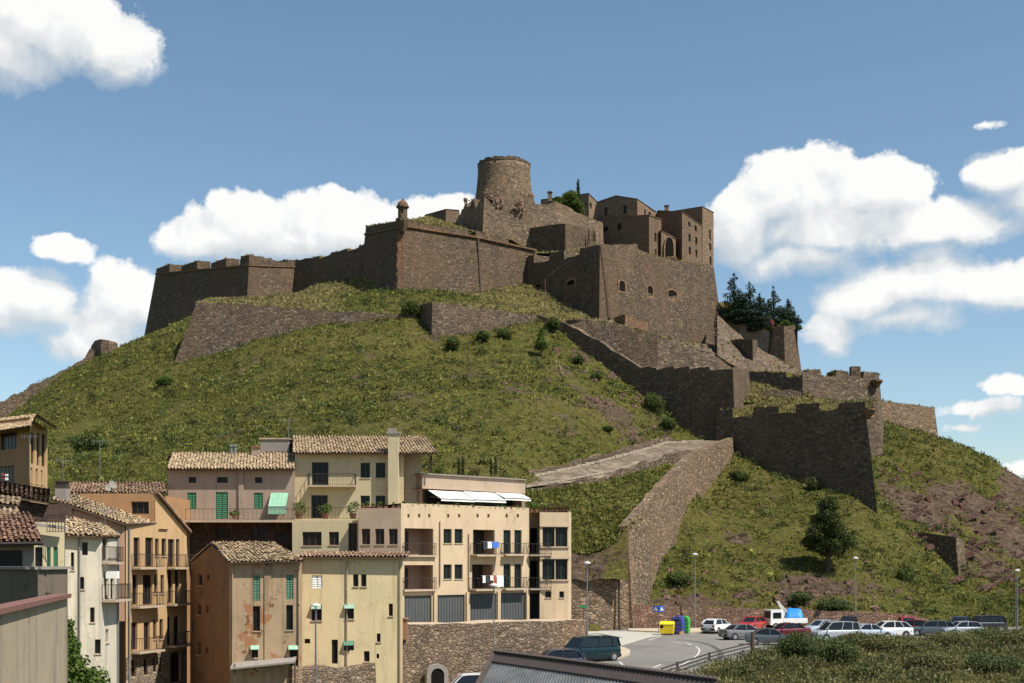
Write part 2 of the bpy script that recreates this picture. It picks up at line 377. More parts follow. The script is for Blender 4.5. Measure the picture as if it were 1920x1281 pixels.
# ------------------------------------------------------------------ facade tools
class Fac:
    """vertical plane through the ground points seen at column px0 (distance D0) and px1 (distance D1)"""
    def __init__(s, px0, D0, px1, D1):
        s.a = Vector(((px0-CX)/F*D0, D0)); s.b = Vector(((px1-CX)/F*D1, D1)); s.L = (s.b-s.a).length
        s.u = (s.b-s.a)/s.L; s.n = Vector((s.u.y, -s.u.x))           # outward, to the viewer
    def U(s, px):
        k = (px-CX)/F
        return (k*s.a.y-s.a.x)/(s.u.x-k*s.u.y)
    def xy(s, u): return s.a+s.u*u
    def W(s, px, py, off=0):
        u = s.U(px); q = s.xy(u); z = CZ+(HY-py)/F*q.y; q = q+s.n*off
        return Vector((q.x, q.y, z))
    def z(s, px, py): return CZ+(HY-py)/F*s.xy(s.U(px)).y
    def at(s, u, z, off=0): q = s.xy(u)+s.n*off; return Vector((q.x, q.y, z))
    def rect(s, r):     # px rect -> u0,z0,u1,z1
        x0, y0, x1, y1 = r; u0, u1 = s.U(x0), s.U(x1); xm, ym = (x0+x1)/2, (y0+y1)/2
        return u0, s.z(xm, y1), u1, s.z(xm, y0)
def facade(mb, fc, u0, z0, u1, z1, opens, reveal=.22, m=0, mr=None):
    """flat wall with real openings and reveals"""
    mr = m if mr is None else mr
    opens = [(max(a, u0+.02), max(b, z0+.02), min(c, u1-.02), min(d, z1-.02)) for a, b, c, d in opens]
    us = sorted({u0, u1} | {o[0] for o in opens} | {o[2] for o in opens}); zs = sorted({z0, z1} | {o[1] for o in opens} | {o[3] for o in opens})
    for i in range(len(us)-1):
        for j in range(len(zs)-1):
            uc, zc = (us[i]+us[i+1])/2, (zs[j]+zs[j+1])/2
            if any(o[0] < uc < o[2] and o[1] < zc < o[3] for o in opens): continue
            mb.quad(fc.at(us[i], zs[j]), fc.at(us[i+1], zs[j]), fc.at(us[i+1], zs[j+1]), fc.at(us[i], zs[j+1]), m)
    for a, b, c, d in opens:
        f = [fc.at(a, b), fc.at(c, b), fc.at(c, d), fc.at(a, d)]; k = [fc.at(a, b, -reveal), fc.at(c, b, -reveal), fc.at(c, d, -reveal), fc.at(a, d, -reveal)]
        for q in range(4): mb.quad(f[q], f[(q+1) % 4], k[(q+1) % 4], k[q], mr)
def window(parent, fc, r, kind='wood', name=None, rv=.2, label=None):
    """frame, sill and panes set in an opening; r = (u0,z0,u1,z1)"""
    u0, z0, u1, z1 = r; w_, h_ = u1-u0, z1-z0; fm = {'wood': M_WOODF, 'dark': M_DARKF, 'white': M_WHITEF, 'green': M_GREENF, 'grey': M_GREYF}[kind]
    m = MB(); t = min(.07, w_*.12); k = -rv+.04
    def fb(a, b, c, d): m.hexa([fc.at(a, b, k-.05), fc.at(c, b, k-.05), fc.at(c, b, k), fc.at(a, b, k), fc.at(a, d, k-.05), fc.at(c, d, k-.05), fc.at(c, d, k), fc.at(a, d, k)])
    fb(u0, z0, u0+t, z1); fb(u1-t, z0, u1, z1); fb(u0+t, z0, u1-t, z0+t); fb(u0+t, z1-t, u1-t, z1)
    nm = max(1, round(w_/.75)); 
    for q in range(1, nm+1 if w_ > .7 else 1):
        c = u0+w_*q/(nm+1); fb(c-t*.4, z0+t, c+t*.4, z1-t)
    o = m.build(name or 'window', fm, parent)
    if label: o['label'] = label
    g = MB(); g.quad(fc.at(u0+t, z0+t, k-.02), fc.at(u1-t, z0+t, k-.02), fc.at(u1-t, z1-t, k-.02), fc.at(u0+t, z1-t, k-.02)); g.build('pane', M_GLASS, o, recalc=False)
    return o
def shutter(parent, fc, r, m_, name='shutter', rv=.08, slats=True, label=None):
    u0, z0, u1, z1 = r; m = MB(); n = max(3, int((z1-z0)/.16)); half = (u0+u1)/2
    for a, c in ((u0+.01, half-.012), (half+.012, u1-.01)):
        m.hexa([fc.at(a, z0, -rv-.03), fc.at(c, z0, -rv-.03), fc.at(c, z0, -rv), fc.at(a, z0, -rv), fc.at(a, z1, -rv-.03), fc.at(c, z1, -rv-.03), fc.at(c, z1, -rv), fc.at(a, z1, -rv)])
        for q in range(n):
            b = z0+(z1-z0)*(q+.2)/n; d = z0+(z1-z0)*(q+.75)/n
            m.hexa([fc.at(a+.05, b, -rv), fc.at(c-.05, b, -rv), fc.at(c-.05, b, -rv+.04), fc.at(a+.05, b, -rv+.04), fc.at(a+.05, d, -rv), fc.at(c-.05, d, -rv), fc.at(c-.05, d, -rv+.01), fc.at(a+.05, d, -rv+.01)])
    o = m.build(name, m_, parent)
    if label: o['label'] = label
    return o
M_GLASS = mat('dark_glass', lambda t, p, b: (.010, .011, .012), .25, .2)
M_WOODF = plain('brown_wood', (.075, .035, .02)); M_DARKF = plain('dark_wood', (.025, .02, .017)); M_WHITEF = plain('white_frame', (.6, .6, .57))
M_GREENF = plain('green_frame', (.014, .045, .028)); M_GREYF = plain('grey_frame', (.16, .17, .17)); M_DARK = mat('interior_dark', lambda t, p, b: (.012, .010, .009), .95, .05)
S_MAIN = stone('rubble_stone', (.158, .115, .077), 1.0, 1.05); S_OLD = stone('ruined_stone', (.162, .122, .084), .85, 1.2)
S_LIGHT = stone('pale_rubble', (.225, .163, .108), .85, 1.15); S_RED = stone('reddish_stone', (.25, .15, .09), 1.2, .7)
S_ASH = stone('dressed_stone', (.2, .145, .1), 1.3, .45, joint=.3)
S_SURR = stone('opening_surround', (.34, .215, .125), 1.6, .5); M_TURF = M_DRY
# ------------------------------------------------------------------ old walls
TOPS = []; FACES = []
def wall(name, label, cat, pts, drop, batter=.08, th=3.0, mats=None, seed=0, jag=.14, course=None, parent=None, step=1.3):
    """pts: (px, py, D or None) along the top, left to right; the face is towards the viewer"""
    rnd = random.Random(seed); mats = mats or [S_MAIN, M_TURF]; T = [None]*len(pts); ks = [i for i, p in enumerate(pts) if p[2] is not None]
    for a, b in zip(ks[:-1], ks[1:]):
        f = Fac(pts[a][0], pts[a][2], pts[b][0], pts[b][2])
        for i in range(a, b+1): T[i] = f.W(pts[i][0], pts[i][1])
    n = len(T); nor = []
    for i in range(n):
        ns = []
        for a, b in ((i-1, i), (i, i+1)):
            if a < 0 or b >= n: continue
            d = Vector((T[b].x-T[a].x, T[b].y-T[a].y)); 
            if d.length > .05: d.normalize(); ns.append(Vector((d.y, -d.x)))
        m2 = sum(ns, Vector((0, 0)))
        m2 = m2.normalized() if m2.length > .2 else ns[0]
        nor.append(m2/max(.45, m2.dot(ns[0])))
    ZR = [t.z for t in T]
    for a, b in zip(ks[:-1], ks[1:]):
        for i in range(a, b+1): ZR[i] = T[a].z+(T[b].z-T[a].z)*(Vector((T[i].x-T[a].x, T[i].y-T[a].y)).length/max(.01, Vector((T[b].x-T[a].x, T[b].y-T[a].y)).length))
    A = []; Nn = []; ZA = []
    for i in range(n-1):
        k = max(1, int((T[i+1]-T[i]).length/step))
        for q in range(k): A.append(T[i].lerp(T[i+1], q/k)); Nn.append(nor[i].lerp(nor[i+1], q/k)); ZA.append(ZR[i]+(ZR[i+1]-ZR[i])*q/k)
    A.append(T[-1]); Nn.append(nor[-1]); ZA.append(ZR[-1])
    if mats[1] == M_TURF: TOPS.append((A, Nn, th))
    m = MB(); rows = []
    for a, nn, zr in zip(A, Nn, ZA):
        j = rnd.uniform(-jag, jag); zt = a.z+j; n3 = Vector((nn.x, nn.y, 0))
        nj = rnd.uniform(-.06, .06)
        rows.append((Vector((a.x, a.y, zt))+n3*(nj*.5+batter*(zr-zt)), Vector((a.x, a.y, zr-drop))+n3*(batter*drop), Vector((a.x, a.y, zt+rnd.uniform(-jag, jag)))-n3*th, Vector((a.x, a.y, a.z-drop))-n3*th))
    for r0, r1 in zip(rows[:-1], rows[1:]):
        m.quad(r0[1], r1[1], r1[0], r0[0], 0); m.quad(r0[0], r1[0], r1[2], r0[2], 1); m.quad(r1[3], r0[3], r0[2], r1[2], 0)
    for r in (rows[0], rows[-1]): m.quad(r[0], r[1], r[3], r[2], 0)
    if mats[1] == M_TURF or cat == 'bastion': FACES.append((rows, Nn))
    base = thing(name, label, cat, (A[len(A)//2].x, A[len(A)//2].y, A[len(A)//2].z-drop)) if parent is None else parent
    o = m.build('masonry', mats, base, recalc=False)
    if course:
        cm = MB(); dz, pr = course
        for i in range(n-1):
            if (T[i+1]-T[i]).length < .8: continue
            a = T[i]+Vector((nor[i].x, nor[i].y, 0))*(.08+batter*dz); b = T[i+1]+Vector((nor[i+1].x, nor[i+1].y, 0))*(.08+batter*dz)
            a.z = CZ0(T, i, n, dz); b.z = CZ0(T, i+1, n, dz)
            cm.bar(a, b, .34, .26)
        cm.build('string_course', S_RED, base)
    base['_T'] = 0; del base['_T']
    return base, T, nor
def CZ0(T, i, n, dz):
    # course follows the straight line between the ends of the wall run
    return T[i].z-dz
def hole(parent, pt, w_, h_, nrm, arch=True, name='embrasure', frame=None, fw=.28, depth=1.2):
    """arched opening: stone surround standing 3 cm proud, flat near-black panel in place of the deep hole"""
    frame = frame or S_SURR; n3 = Vector((nrm[0], nrm[1], 0)).normalized(); u = Vector((-n3.y, n3.x, 0)); z = Vector((0, 0, 1))
    def prof(k):
        hw, hh = w_/2+k, h_/2+k; pr = [(-hw, -hh), (hw, -hh)]
        if arch:
            for q in range(0, 9): t = math.pi*q/8; pr.append((hw*math.cos(t), hh*.35+hh*.65*math.sin(t)))
        else: pr += [(hw, hh), (-hw, hh)]
        return pr
    po, pi_ = prof(fw), prof(0); m = MB(); k = len(po)
    O = [pt+u*a+z*b+n3*.10 for a, b in po]; O2 = [pt+u*a+z*b-n3*.3 for a, b in po]; I = [pt+u*a+z*b+n3*.10 for a, b in pi_]; I2 = [pt+u*a+z*b+n3*.012 for a, b in pi_]
    for q in range(k):
        r = (q+1) % k; m.quad(O[q], O[r], I[r], I[q]); m.quad(O[q], O[r], O2[r], O2[q]); m.quad(I[q], I[r], I2[r], I2[q])
    o = m.build(name, frame, parent)
    g = MB(); g.poly(I2); g.build('recess', M_DARK, o, recalc=False)  # shade inside the opening is painted as one flat dark face
    return o
# west bastion with its merlons
wb, T, nr = wall('bastion', 'tall dark wedge bastion with crenellated top at the far left end of the castle', 'bastion',
    [(330,508,330),(292,513,292),(467,497,262),(556,500,270),(560,500,285)], 26, .17, 4, seed=1, course=(.1, .1))
f1 = Fac(292, 292, 467, 262); f2 = Fac(467, 262, 556, 270)
def merlon(parent, fc, x0, x1, y0, y1, th=3.2, hbase=None, mt=None, slope=0):
    """x0..x1 along the facade plane, y0 top row, y1 base row (image rows at the middle)"""
    m = MB(); u0, u1 = fc.U(x0), fc.U(x1); xm = (x0+x1)/2; zt = fc.z(xm, y0); zb = fc.z(xm, y1)-.5
    TOPS.append(([fc.at(u0+(u1-u0)*k/3, zt+.1) for k in range(4)], [Vector((fc.n.x, fc.n.y))]*4, th)); m.hexa([fc.at(u0, zb, .03), fc.at(u1, zb, .03), fc.at(u1, zb, -th), fc.at(u0, zb, -th), fc.at(u0, zt+slope, .03), fc.at(u1, zt-slope, .03), fc.at(u1, zt-slope+.3, -th), fc.at(u0, zt+slope+.3, -th)])
    return m.build('merlon', mt or [S_RED if False else S_MAIN], parent)
for x0, x1, y0, y1 in ((293,318,500,511),(340,370,494,507),(396,424,489,502),(450,466,484,498)): merlon(wb, f1, x0, x1, y0, y1)
for x0, x1, y0, y1 in ((467,508,482,498),(538,556,489,500)): merlon(wb, f2, x0, x1, y0, y1)
merlon(wb, f2, 508, 538, 490, 500)
wall('curtain_wall', 'dark curtain wall with a grassy top rising from the left bastion to the big corner bastion', 'wall',
    [(540,489,272),(560,488,269),(598,480,None),(601,485,None),(618,480,None),(622,474,None),(650,467,None),(653,471,None),(672,466,None),(674,461,None),(690,457,248)], 24, .1, 3, seed=2)
# main bastion
mbz, T, nr = wall('bastion', 'high brown bastion with a sentry turret on its corner and a grassy parapet', 'bastion',
    [(720,424,285),(686,425,250),(752,413,232),(878,431,None),(880,442,None),(891,444,None),(893,432,None),(953,448,None),(955,457,None),(978,462,None),(1006,470,249),(1004,470,262)], 30, .1, 7, seed=3, jag=.1)
cm = MB(); fA = Fac(686, 250, 752, 232); fB = Fac(752, 232, 1006, 249)
cm.bar(fA.W(686, 440, .25), fA.W(752, 427, .25), .4, .3); cm.bar(fB.W(752, 424, .25), fB.W(895, 446, .25), .4, .3); cm.bar(fB.W(895, 446, .25), fB.W(1004, 470, .25), .4, .3)
cm.build('string_course', S_RED, mbz)
cm = MB()
for k in range(14):
    y0 = 428+k*9.6; w_ = 1.0 if k % 2 else .75; a = fB.W(752, y0); q = fB.W(752, y0+9.2); bt = (fB.z(752, 413)-(a.z+q.z)/2)*.1*1.06
    nn = Vector((-.16, -.99, 0)).normalized()
    c = (a+q)/2+nn*(bt+.02); cm.box(c, (w_*1.2, .5, (a.z-q.z)), .16)
cm.build('quoins', S_RED, mbz)
cm = MB(); cm.bar(fB.W(896, 446, .2), fB.W(897, 560, 1.1), .6, .3); cm.build('buttress_rib', stone('rib_stone', (.2, .155, .115), 1.2, .5), mbz)
tb = P(755, 412, 231); st = thing('sentry_turret', 'small domed stone sentry turret on the corner of the high bastion', 'turret', tb)
m = MB(); m.lathe(tb, [(.5, -2.2), (1.25, -.35), (1.3, .1), (.86, .15), (.84, 2.1), (1.18, 2.15), (1.18, 2.4)], 10); m.build('shaft', S_ASH, st)
m = MB(); m.lathe(tb, [(1.02, 2.4), (.95, 2.8), (.7, 3.2), (.35, 3.45), (.12, 3.5), (.15, 3.75), (.02, 3.9)], 12); m.build('dome', S_RED, st)
m = MB(); m.box((tb.x+.05, tb.y-.845, tb.z+1.4), (.25, .08, .6)); m.build('slit', M_DARK, st)
# great east bastion
ge, T, nr = wall('bastion', 'great stone bastion with three arched gun openings below the castle buildings', 'bastion',
    [(1000,480,262),(990,481,247),(1001,479,None),(1002,494,None),(1030,489,None),(1031,475,None),(1058,469,None),(1059,485,None),(1087,478,None),(1088,466,None),(1125,459,226),(1195,458,None),(1197,466,None),(1222,478,None),(1262,488,None),(1300,494,None),(1338,500,249),(1346,556,262)], 30, .1, 6, [S_MAIN, S_OLD], seed=4, jag=.12)
fC = Fac(990, 247, 1125, 226); fD = Fac(1125, 226, 1338, 249)
def emb(fc, px, py, w_, h_, ztop, **k):
    z = fc.z(px, py); off = (ztop-z)*.1; p = fc.W(px, py, off)
    # the batter brings the face forward: solve the depth again so that the opening keeps its place on the wall
    return hole(ge, p, w_, h_, fc.n, **k)
zt = fD.z(1160, 458)
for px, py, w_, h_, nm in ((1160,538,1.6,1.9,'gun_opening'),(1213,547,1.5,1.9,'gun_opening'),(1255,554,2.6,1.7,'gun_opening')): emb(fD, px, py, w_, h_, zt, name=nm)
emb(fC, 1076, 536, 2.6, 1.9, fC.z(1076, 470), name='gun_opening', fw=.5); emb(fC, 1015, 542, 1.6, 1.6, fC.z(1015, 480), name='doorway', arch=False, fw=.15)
cm = MB(); cm.bar(fD.W(1128, 464, -.08), fD.W(1133, 600, 1.22), 1.0, .35); cm.build('quoins', S_ASH, ge)
# lower left wall with wide batter, and the spur
wall('retaining_wall', 'long low crumbling retaining wall overgrown with grass under the left bastion', 'wall',
    [(392,560,250),(368,568,214),(466,571,None),(598,583,None),(718,587,202),(775,590,201)], 12, .33, 2.5, [S_OLD, M_TURF], seed=5, jag=.28)
wall('retaining_wall', 'low angular retaining wall with a sharp corner under the turret bastion', 'wall',
    [(762,578,207),(811,567,197),(919,579,None),(1000,590,205),(1024,612,209)], 11, .06, 2.5, [S_OLD, M_TURF], seed=6, jag=.18)
wall('ramp_wall', 'dark stepped wall running diagonally down the slope to the gate ramp', 'wall',
    [(1008,588,207),(1060,606,204),(1110,632,None),(1160,664,None),(1200,690,194),(1230,688,None),(1232,692,None),(1262,688,None),(1264,692,None),(1292,688,None),(1294,693,None),(1330,687,None),(1332,692,None),(1374,690,184.5),(1404,692,199)], 22, .05, 1.4, [S_MAIN, S_OLD], seed=7, jag=.2)
wall('terrace_wall', 'rough lit rubble wall in the middle tier beneath the great bastion', 'wall',
    [(1060,598,211),(1130,603,None),(1180,612,None),(1232,628,207),(1240,640,None),(1300,652,None),(1345,668,210),(1402,698,214)], 15, .18, 2, [S_OLD, M_TURF], seed=8, jag=.3)
cm, T, nr = wall('ruined_hut', 'small ruined stone hut against the foot of the great bastion', 'ruin', [(1152,596,222),(1172,590,219),(1215,604,224)], 4.5, 0, 1, [S_RED, M_TURF], seed=9)
# lower right bastion
lb, T, nr = wall('bastion', 'dark lower bastion with grassy battlements at the head of the ramp', 'bastion',
    [(1345,770,184),(1374,767,None),(1375,783,None),(1412,782,None),(1413,764,None),(1460,762,None),(1461,776,None),(1492,774,None),(1493,758,None),(1537,756,None),(1538,771,None),(1572,769,None),(1573,756,None),(1622,753,167),(1614,756,192)], 22, .1, 2.2, [S_MAIN, M_TURF], seed=10, jag=.1)
pt = P(1628, 770, 166.3); m = MB(); m.lathe(pt, [(.2, -1.1), (1.0, 0), (1.0, .25)], 10); m.build('corbel', S_RED, lb)
ub, T, nr = wall('bastion', 'mid tier bastion wall with grassy gun ports above the dark lower bastion', 'bastion',
    [(1398,696,208),(1474,698,None),(1476,706,None),(1503,706,None),(1505,694,200),(1538,694,None),(1540,704,None),(1566,706,None),(1568,695,None),(1590,696,None),(1592,706,None),(1618,708,None),(1620,697,None),(1640,700,205),(1648,703,220)], 16, .1, 2.5, [S_OLD, M_TURF], seed=11, jag=.15)
pt = P(1644, 716, 204.3); m = MB(); m.lathe(pt, [(.2, -1.0), (.95, 0), (.95, .25)], 10); m.build('corbel', S_RED, ub)
m = MB(); pt = P(1603, 698, 204.5); m.box(pt, (1.5, 1.2, 1.7)); m.build('merlon', S_OLD, ub)
wall('low_wall', 'short low rubble wall on the grassy terrace between the two right bastions', 'wall', [(1400,734,200),(1450,731,None),(1500,733,199),(1512,738,203)], 4, .05, 1.2, [S_OLD, S_LIGHT], seed=12, jag=.2)
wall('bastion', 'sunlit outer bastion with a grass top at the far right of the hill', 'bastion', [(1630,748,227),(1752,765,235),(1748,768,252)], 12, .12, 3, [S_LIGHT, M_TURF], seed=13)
# upper right terrace with pale walls
S_PALE = plaster('pale_render', (.33, .27, .2), .5, (.2, .15, .11), .6)
wall('rendered_wall', 'pale rendered wall below the dark conifers', 'wall', [(1343,566,256),(1365,584,250),(1400,598,None),(1442,622,240)], 16, .05, 3, [S_PALE, M_TURF], seed=14, jag=.3)
wall('stone_block', 'square dark stone outwork in front of the pale rendered wall', 'wall', [(1366,638,229),(1411,636,221),(1420,640,232)], 9, .03, 4, [S_MAIN, S_OLD], seed=15)
wall('round_bastion', 'tapering stone bastion under the clipped hedge right of the conifers', 'bastion', [(1440,618,243),(1450,614,238),(1470,612,236.5),(1487,612,238),(1491,614,246)], 18, .14, 5, [S_MAIN, M_TURF], seed=16)
m = MB(); hb = P(1424, 668, 237.5); m.box(hb, (.9, .3, 1.8)); 
o = m.build('doorway', M_DARK); props(o, 'small dark doorway at the foot of the pale rendered wall', 'doorway')
# keep
tp = P(945, 440, 276); kp = thing('tower', 'round stone keep with a flared base on the highest point of the castle', 'tower', tp)
zt_ = 14.7; rnd = random.Random(5); m = MB(); nseg = 48; prof = [(6.9, -2), (6.7, 3), (6.35, 7.0), (6.0, 9.2), (5.75, 11.6), (5.62, 13.6), (5.66, zt_)]
m.lathe(tp, prof, nseg); o_ = m.build('shaft', S_LIGHT, kp, smooth=True)
m = MB()
for q in range(nseg):
    a0, a1 = 2*math.pi*q/nseg, 2*math.pi*(q+1)/nseg; h = rnd.uniform(.25, .6)
    v = [(tp.x+r*math.cos(a), tp.y+r*math.sin(a), tp.z+z) for z in (zt_-.15, zt_+h) for r, a in ((5.72, a0), (5.72, a1), (4.6, a1), (4.6, a0))]; m.hexa(v)
m.build('parapet', S_MAIN, kp)
S_POD = stone('podium_stone', (.23, .17, .115), .9)
kw, T, nr = wall('podium_wall', 'broken stone podium wall around the foot of the round keep', 'wall',
    [(852,420,288),(872,385,272),(888,374,None),(893,390,None),(900,372,None),(908,370,262),(914,378,262.3),(925,388,None),(950,384,None),(972,380,None),(985,368,None),(1000,372,None),(1004,384,None),(1040,380,264),(1070,392,None),(1100,404,None),(1130,420,272)], 22, .08, 3, [S_POD, S_MAIN], seed=17, jag=.35)
S_BRK = plaster('broken_render', (.27, .18, .12), .5, (.2, .14, .1), .55)
m = MB(); 
for (px, py, r, D) in ((921,368,1.9,264),(988,374,2.0,266),(975,385,1.6,262.5),(935,380,1.4,262.5),(880,381,1.2,268)):
    q = P(px, py, D)
    for k in range(16):
        c = q+Vector((rnd.uniform(-r, r)*.8, rnd.uniform(-.15, .15), rnd.uniform(-r, r)*.7)); s = rnd.uniform(.2, .6); m.box(c, (s, s, s*1.1), rnd.uniform(0, 3))
m.build('rubble', S_BRK, kw)
wall('stone_block', 'dark square stone building with a flat top under the podium wall', 'wall', [(993,427,263),(1060,419,254),(1118,433,261)], 16, .02, 4, [S_MAIN, S_OLD], seed=18, jag=.1)
# ------------------------------------------------------------------ ground between the walls
sheet('terrace_slope', [[(372,573,215.5),(466,577,211.5),(598,589,207.5),(718,593,203.5)], [(420,560,245),(500,558,240),(600,545,235),(745,570,228)], [(430,566,275),(470,562,262),(555,552,268),(600,530,262),(690,508,250)]], M_DRY, 90, 22, .4)
sheet('terrace_slope', [[(700,590,203.5),(765,582,207.5),(811,573,198),(919,584,202),(1000,595,206),(1050,612,207)], [(700,560,232),(760,563,229),(860,556,232),(930,548,235),(1010,560,232),(1100,596,222)], [(740,568,233),(800,558,236),(890,552,240),(975,532,244),(1020,545,240),(1130,607,226)]], M_DRY, 110, 22, .45)
sheet('terrace_slope', [[(1062,600,210.5),(1130,605,210),(1232,630,207),(1345,668,210),(1402,698,214)], [(1100,598,222),(1150,602,222),(1240,634,226),(1345,650,238),(1420,690,232)]], S_OLD, 80, 10, .3)
sheet('terrace_slope', [[(1345,668,210),(1404,700,213),(1470,706,203)], [(1345,590,244),(1400,640,236),(1500,694,234)]], S_OLD, 50, 14, .4)
sheet('terrace_slope', [[(1350,788,185.5),(1380,787,183.8),(1460,782,178.8),(1540,777,174),(1614,770,169.4)], [(1395,745,199),(1500,742,200),(1570,750,200),(1648,752,204)]], M_DRY, 60, 12, .45)
sheet('terrace_slope', [[(1400,736,200.5),(1500,736,200),(1520,745,198)], [(1404,728,207),(1500,726,206),(1520,735,201)]], M_DRY, 40, 6, .2)
sheet('terrace_slope', [[(1380,757,190),(1420,752,196),(1450,748,199)], [(1404,700,214),(1450,700,212),(1480,700,209)]], M_DRY, 30, 8, .3, rock=.4)
sheet('castle_yard', [[(700,425,246),(755,414,238),(880,434,246),(955,450,252),(1010,475,256),(1125,472,236),(1200,476,238),(1335,520,256)], [(800,405,275),(857,420,276),(912,442,262),(990,470,262),(1060,472,262),(1125,462,262),(1230,480,270),(1335,500,280)]], M_DRY, 120, 12, .25, rock=.2)
# ramp side slope, the ramp path and its plateau
sheet('ramp_slope', [[(960,931,140.5),(1000,918,142.5),(1070,912,146.5),(1150,899,153.5),(1225,875,162.5),(1285,856,171.5),(1330,842,178)], [(975,955,139),(1050,950,140),(1120,958,141),(1190,955,144),(1240,917,155)], [(975,1030,134),(1040,1035,134),(1100,1035,134.5),(1150,1020,135),(1176,988,136)]], M_GRASS, 90, 24, .3)
sheet('earth_bank', [[(1030,1035,134),(1100,1035,134.5),(1150,1022,135),(1177,988,136)], [(1030,1086,132),(1100,1086,132.2),(1178,1084,132.5)]], M_GRASS, 60, 14, .5, rock=.55)
# ------------------------------------------------------------------ castle buildings
def wins(fc, lst): return [fc.rect(r) for r in lst]
def blockhouse(name, label, cat, faces, zbot, depth, wallm, roofm, roof='flat', top=None, rk='dark', rv=.3, arch=()):
    """faces: list of (px0, D0, px1, D1, ytop0, ytop1, [window px rects]) left to right; the body is closed at the back"""
    c = Fac(*faces[0][:4]); base = thing(name, label, cat, (c.b.x, c.b.y, zbot)); m = MB(); tops = []
    fl = []
    for (a, d0, b, d1, y0, y1, ws) in faces:
        fc = Fac(a, d0, b, d1); z0 = fc.z(a, y0); z1 = fc.z(b, y1); zl = min(z0, z1) ; op = wins(fc, ws)
        facade(m, fc, 0, zbot, fc.L, zl-.01, op, rv)
        m.poly([fc.at(0, zl-.01), fc.at(fc.L, zl-.01), fc.at(fc.L, max(z1, zl)), fc.at(0, max(z0, zl))])
        tops += [fc.at(0, z0), fc.at(fc.L, z1)]; fl.append((fc, op))
    A, B = tops[0], tops[-1]; back = [B+Vector((0, depth, 0)), A+Vector((0, depth, 0))]
    m.quad(B, back[0], Vector((back[0].x, back[0].y, zbot)), Vector((B.x, B.y, zbot)))
    m.quad(A, back[1], Vector((back[1].x, back[1].y, zbot)), Vector((A.x, A.y, zbot)))
    m.quad(*back, Vector((back[1].x, back[1].y, zbot)), Vector((back[0].x, back[0].y, zbot)))
    m.build('wall', wallm, base, recalc=False)
    r = MB(); ring = [tops[0]]+[t for k, t in enumerate(tops[1:]) if k % 2 == 0]
    pts_ = ring+back; cen = sum(pts_, Vector((0, 0, 0)))/len(pts_)
    if roof == 'flat':
        o = [q+(q-cen).normalized()*.14 for q in pts_]
        for q in range(len(o)):
            t = (q+1) % len(o); up = Vector((0, 0, .14))
            r.quad(o[q], o[t], o[t]+up, o[q]+up); r.add([o[q]+up, o[t]+up, cen+up*2.2], [(0, 1, 2)]); r.add([o[q], o[t], cen], [(0, 1, 2)])
        r.build('roof', roofm, base)
    for fc, op in fl:
        for w_ in op: window(base, fc, w_, rk, rv=rv)
    return base, fl
S_C1 = stone('castle_ashlar', (.22, .157, .105), 1.1, .7, joint=.25); S_C2 = stone('castle_rubble', (.27, .195, .13), 1.0, .8, joint=.3)
M_OLDROOF = stone('old_tiles', (.2, .13, .085), 2.2, .5)
blockhouse('stone_building', 'low gabled stone building just left of the round keep', 'building', [(797,300,836,296,404,393,[]),(836,296,860,300,393,395,[])], 70, 8, S_C1, M_OLDROOF)
blockhouse('stone_building', 'stone house with a pointed gable half hidden by the round tree', 'building', [(1015,330,1060,320,375,370,[]),(1060,320,1104,312,368,363,[(1097,380,1100,386)]),(1104,312,1121,318,363,381,[(1106,381,1110,391),(1105,410,1109,414)])], 68, 12, S_C2, M_OLDROOF)
ch = thing('chimney', 'square dark chimney left of the round tree', 'chimney', P(1031,372,318)); q = P(1031,372,318); m = MB(); m.box((q.x, q.y, q.z+.3), (.95, .95, 2.2)); m.box((q.x, q.y, q.z+1.5), (1.3, 1.3, .25)); m.build('stack', S_C1, ch)
blockhouse('palace', 'tall gabled stone palace with two upper windows behind the front range', 'building',
  [(1120,290,1155,285.5,380,368,[(1133,390,1139,404)]),(1155,285.5,1195,280,368,374,[(1168,386,1175,401)]),(1195,280,1230,290,374,398,[(1208,393,1211,404),(1216,398,1220,407)])], 62, 14, S_C2, M_OLDROOF)
blockhouse('palace', 'front stone range with two arched openings over the garden terrace', 'building',
  [(1120,277,1217,266,409,404,[(1131,421,1140,434),(1157,415,1165,431)]),(1217,266,1240,272,405,412,[(1227,437,1231,453),(1228,468,1231,479)])], 58, 7, S_C1, S_C1)
ch_, fl = blockhouse('church', 'stone church nave end with one big pointed arch', 'church', [(1238,270,1240,269.8,432,433,[]),(1240,269.8,1267,271.5,433,448,[])], 58, 12, S_C2, S_C2)
fc = fl[1][0]; 
fq = Fac(1238,270,1267,271.5); pt = fq.W(1252,470,.55); m = MB(); g = []
hw, hh = 1.05, 2.2; pr = [(-hw, -hh), (hw, -hh)]+[(hw*math.cos(t)**.8 if t < 1.57 else -hw*abs(math.cos(t))**.8, -hh*.05+hh*1.25*math.sin(t)) for t in [k*math.pi/12 for k in range(13)]]
u3 = Vector((fq.u.x, fq.u.y, 0)); n3 = Vector((fq.n.x, fq.n.y, 0)); O = [pt+u3*a*1.22+Vector((0, 0, b*1.1))+n3*.15 for a, b in pr]; I = [pt+u3*a+Vector((0, 0, b))+n3*.15 for a, b in pr]; J = [q-n3*.1 for q in I]
for k in range(len(pr)):
    j = (k+1) % len(pr); m.quad(O[k], O[j], I[j], I[k]); m.quad(I[k], I[j], J[j], J[k]); m.quad(O[k], O[j], O[j]-n3*.2, O[k]-n3*.2)
ar = m.build('arch', S_C2, ch_); m = MB(); m.poly(J); m.build('recess', M_DARK, ar, recalc=False)
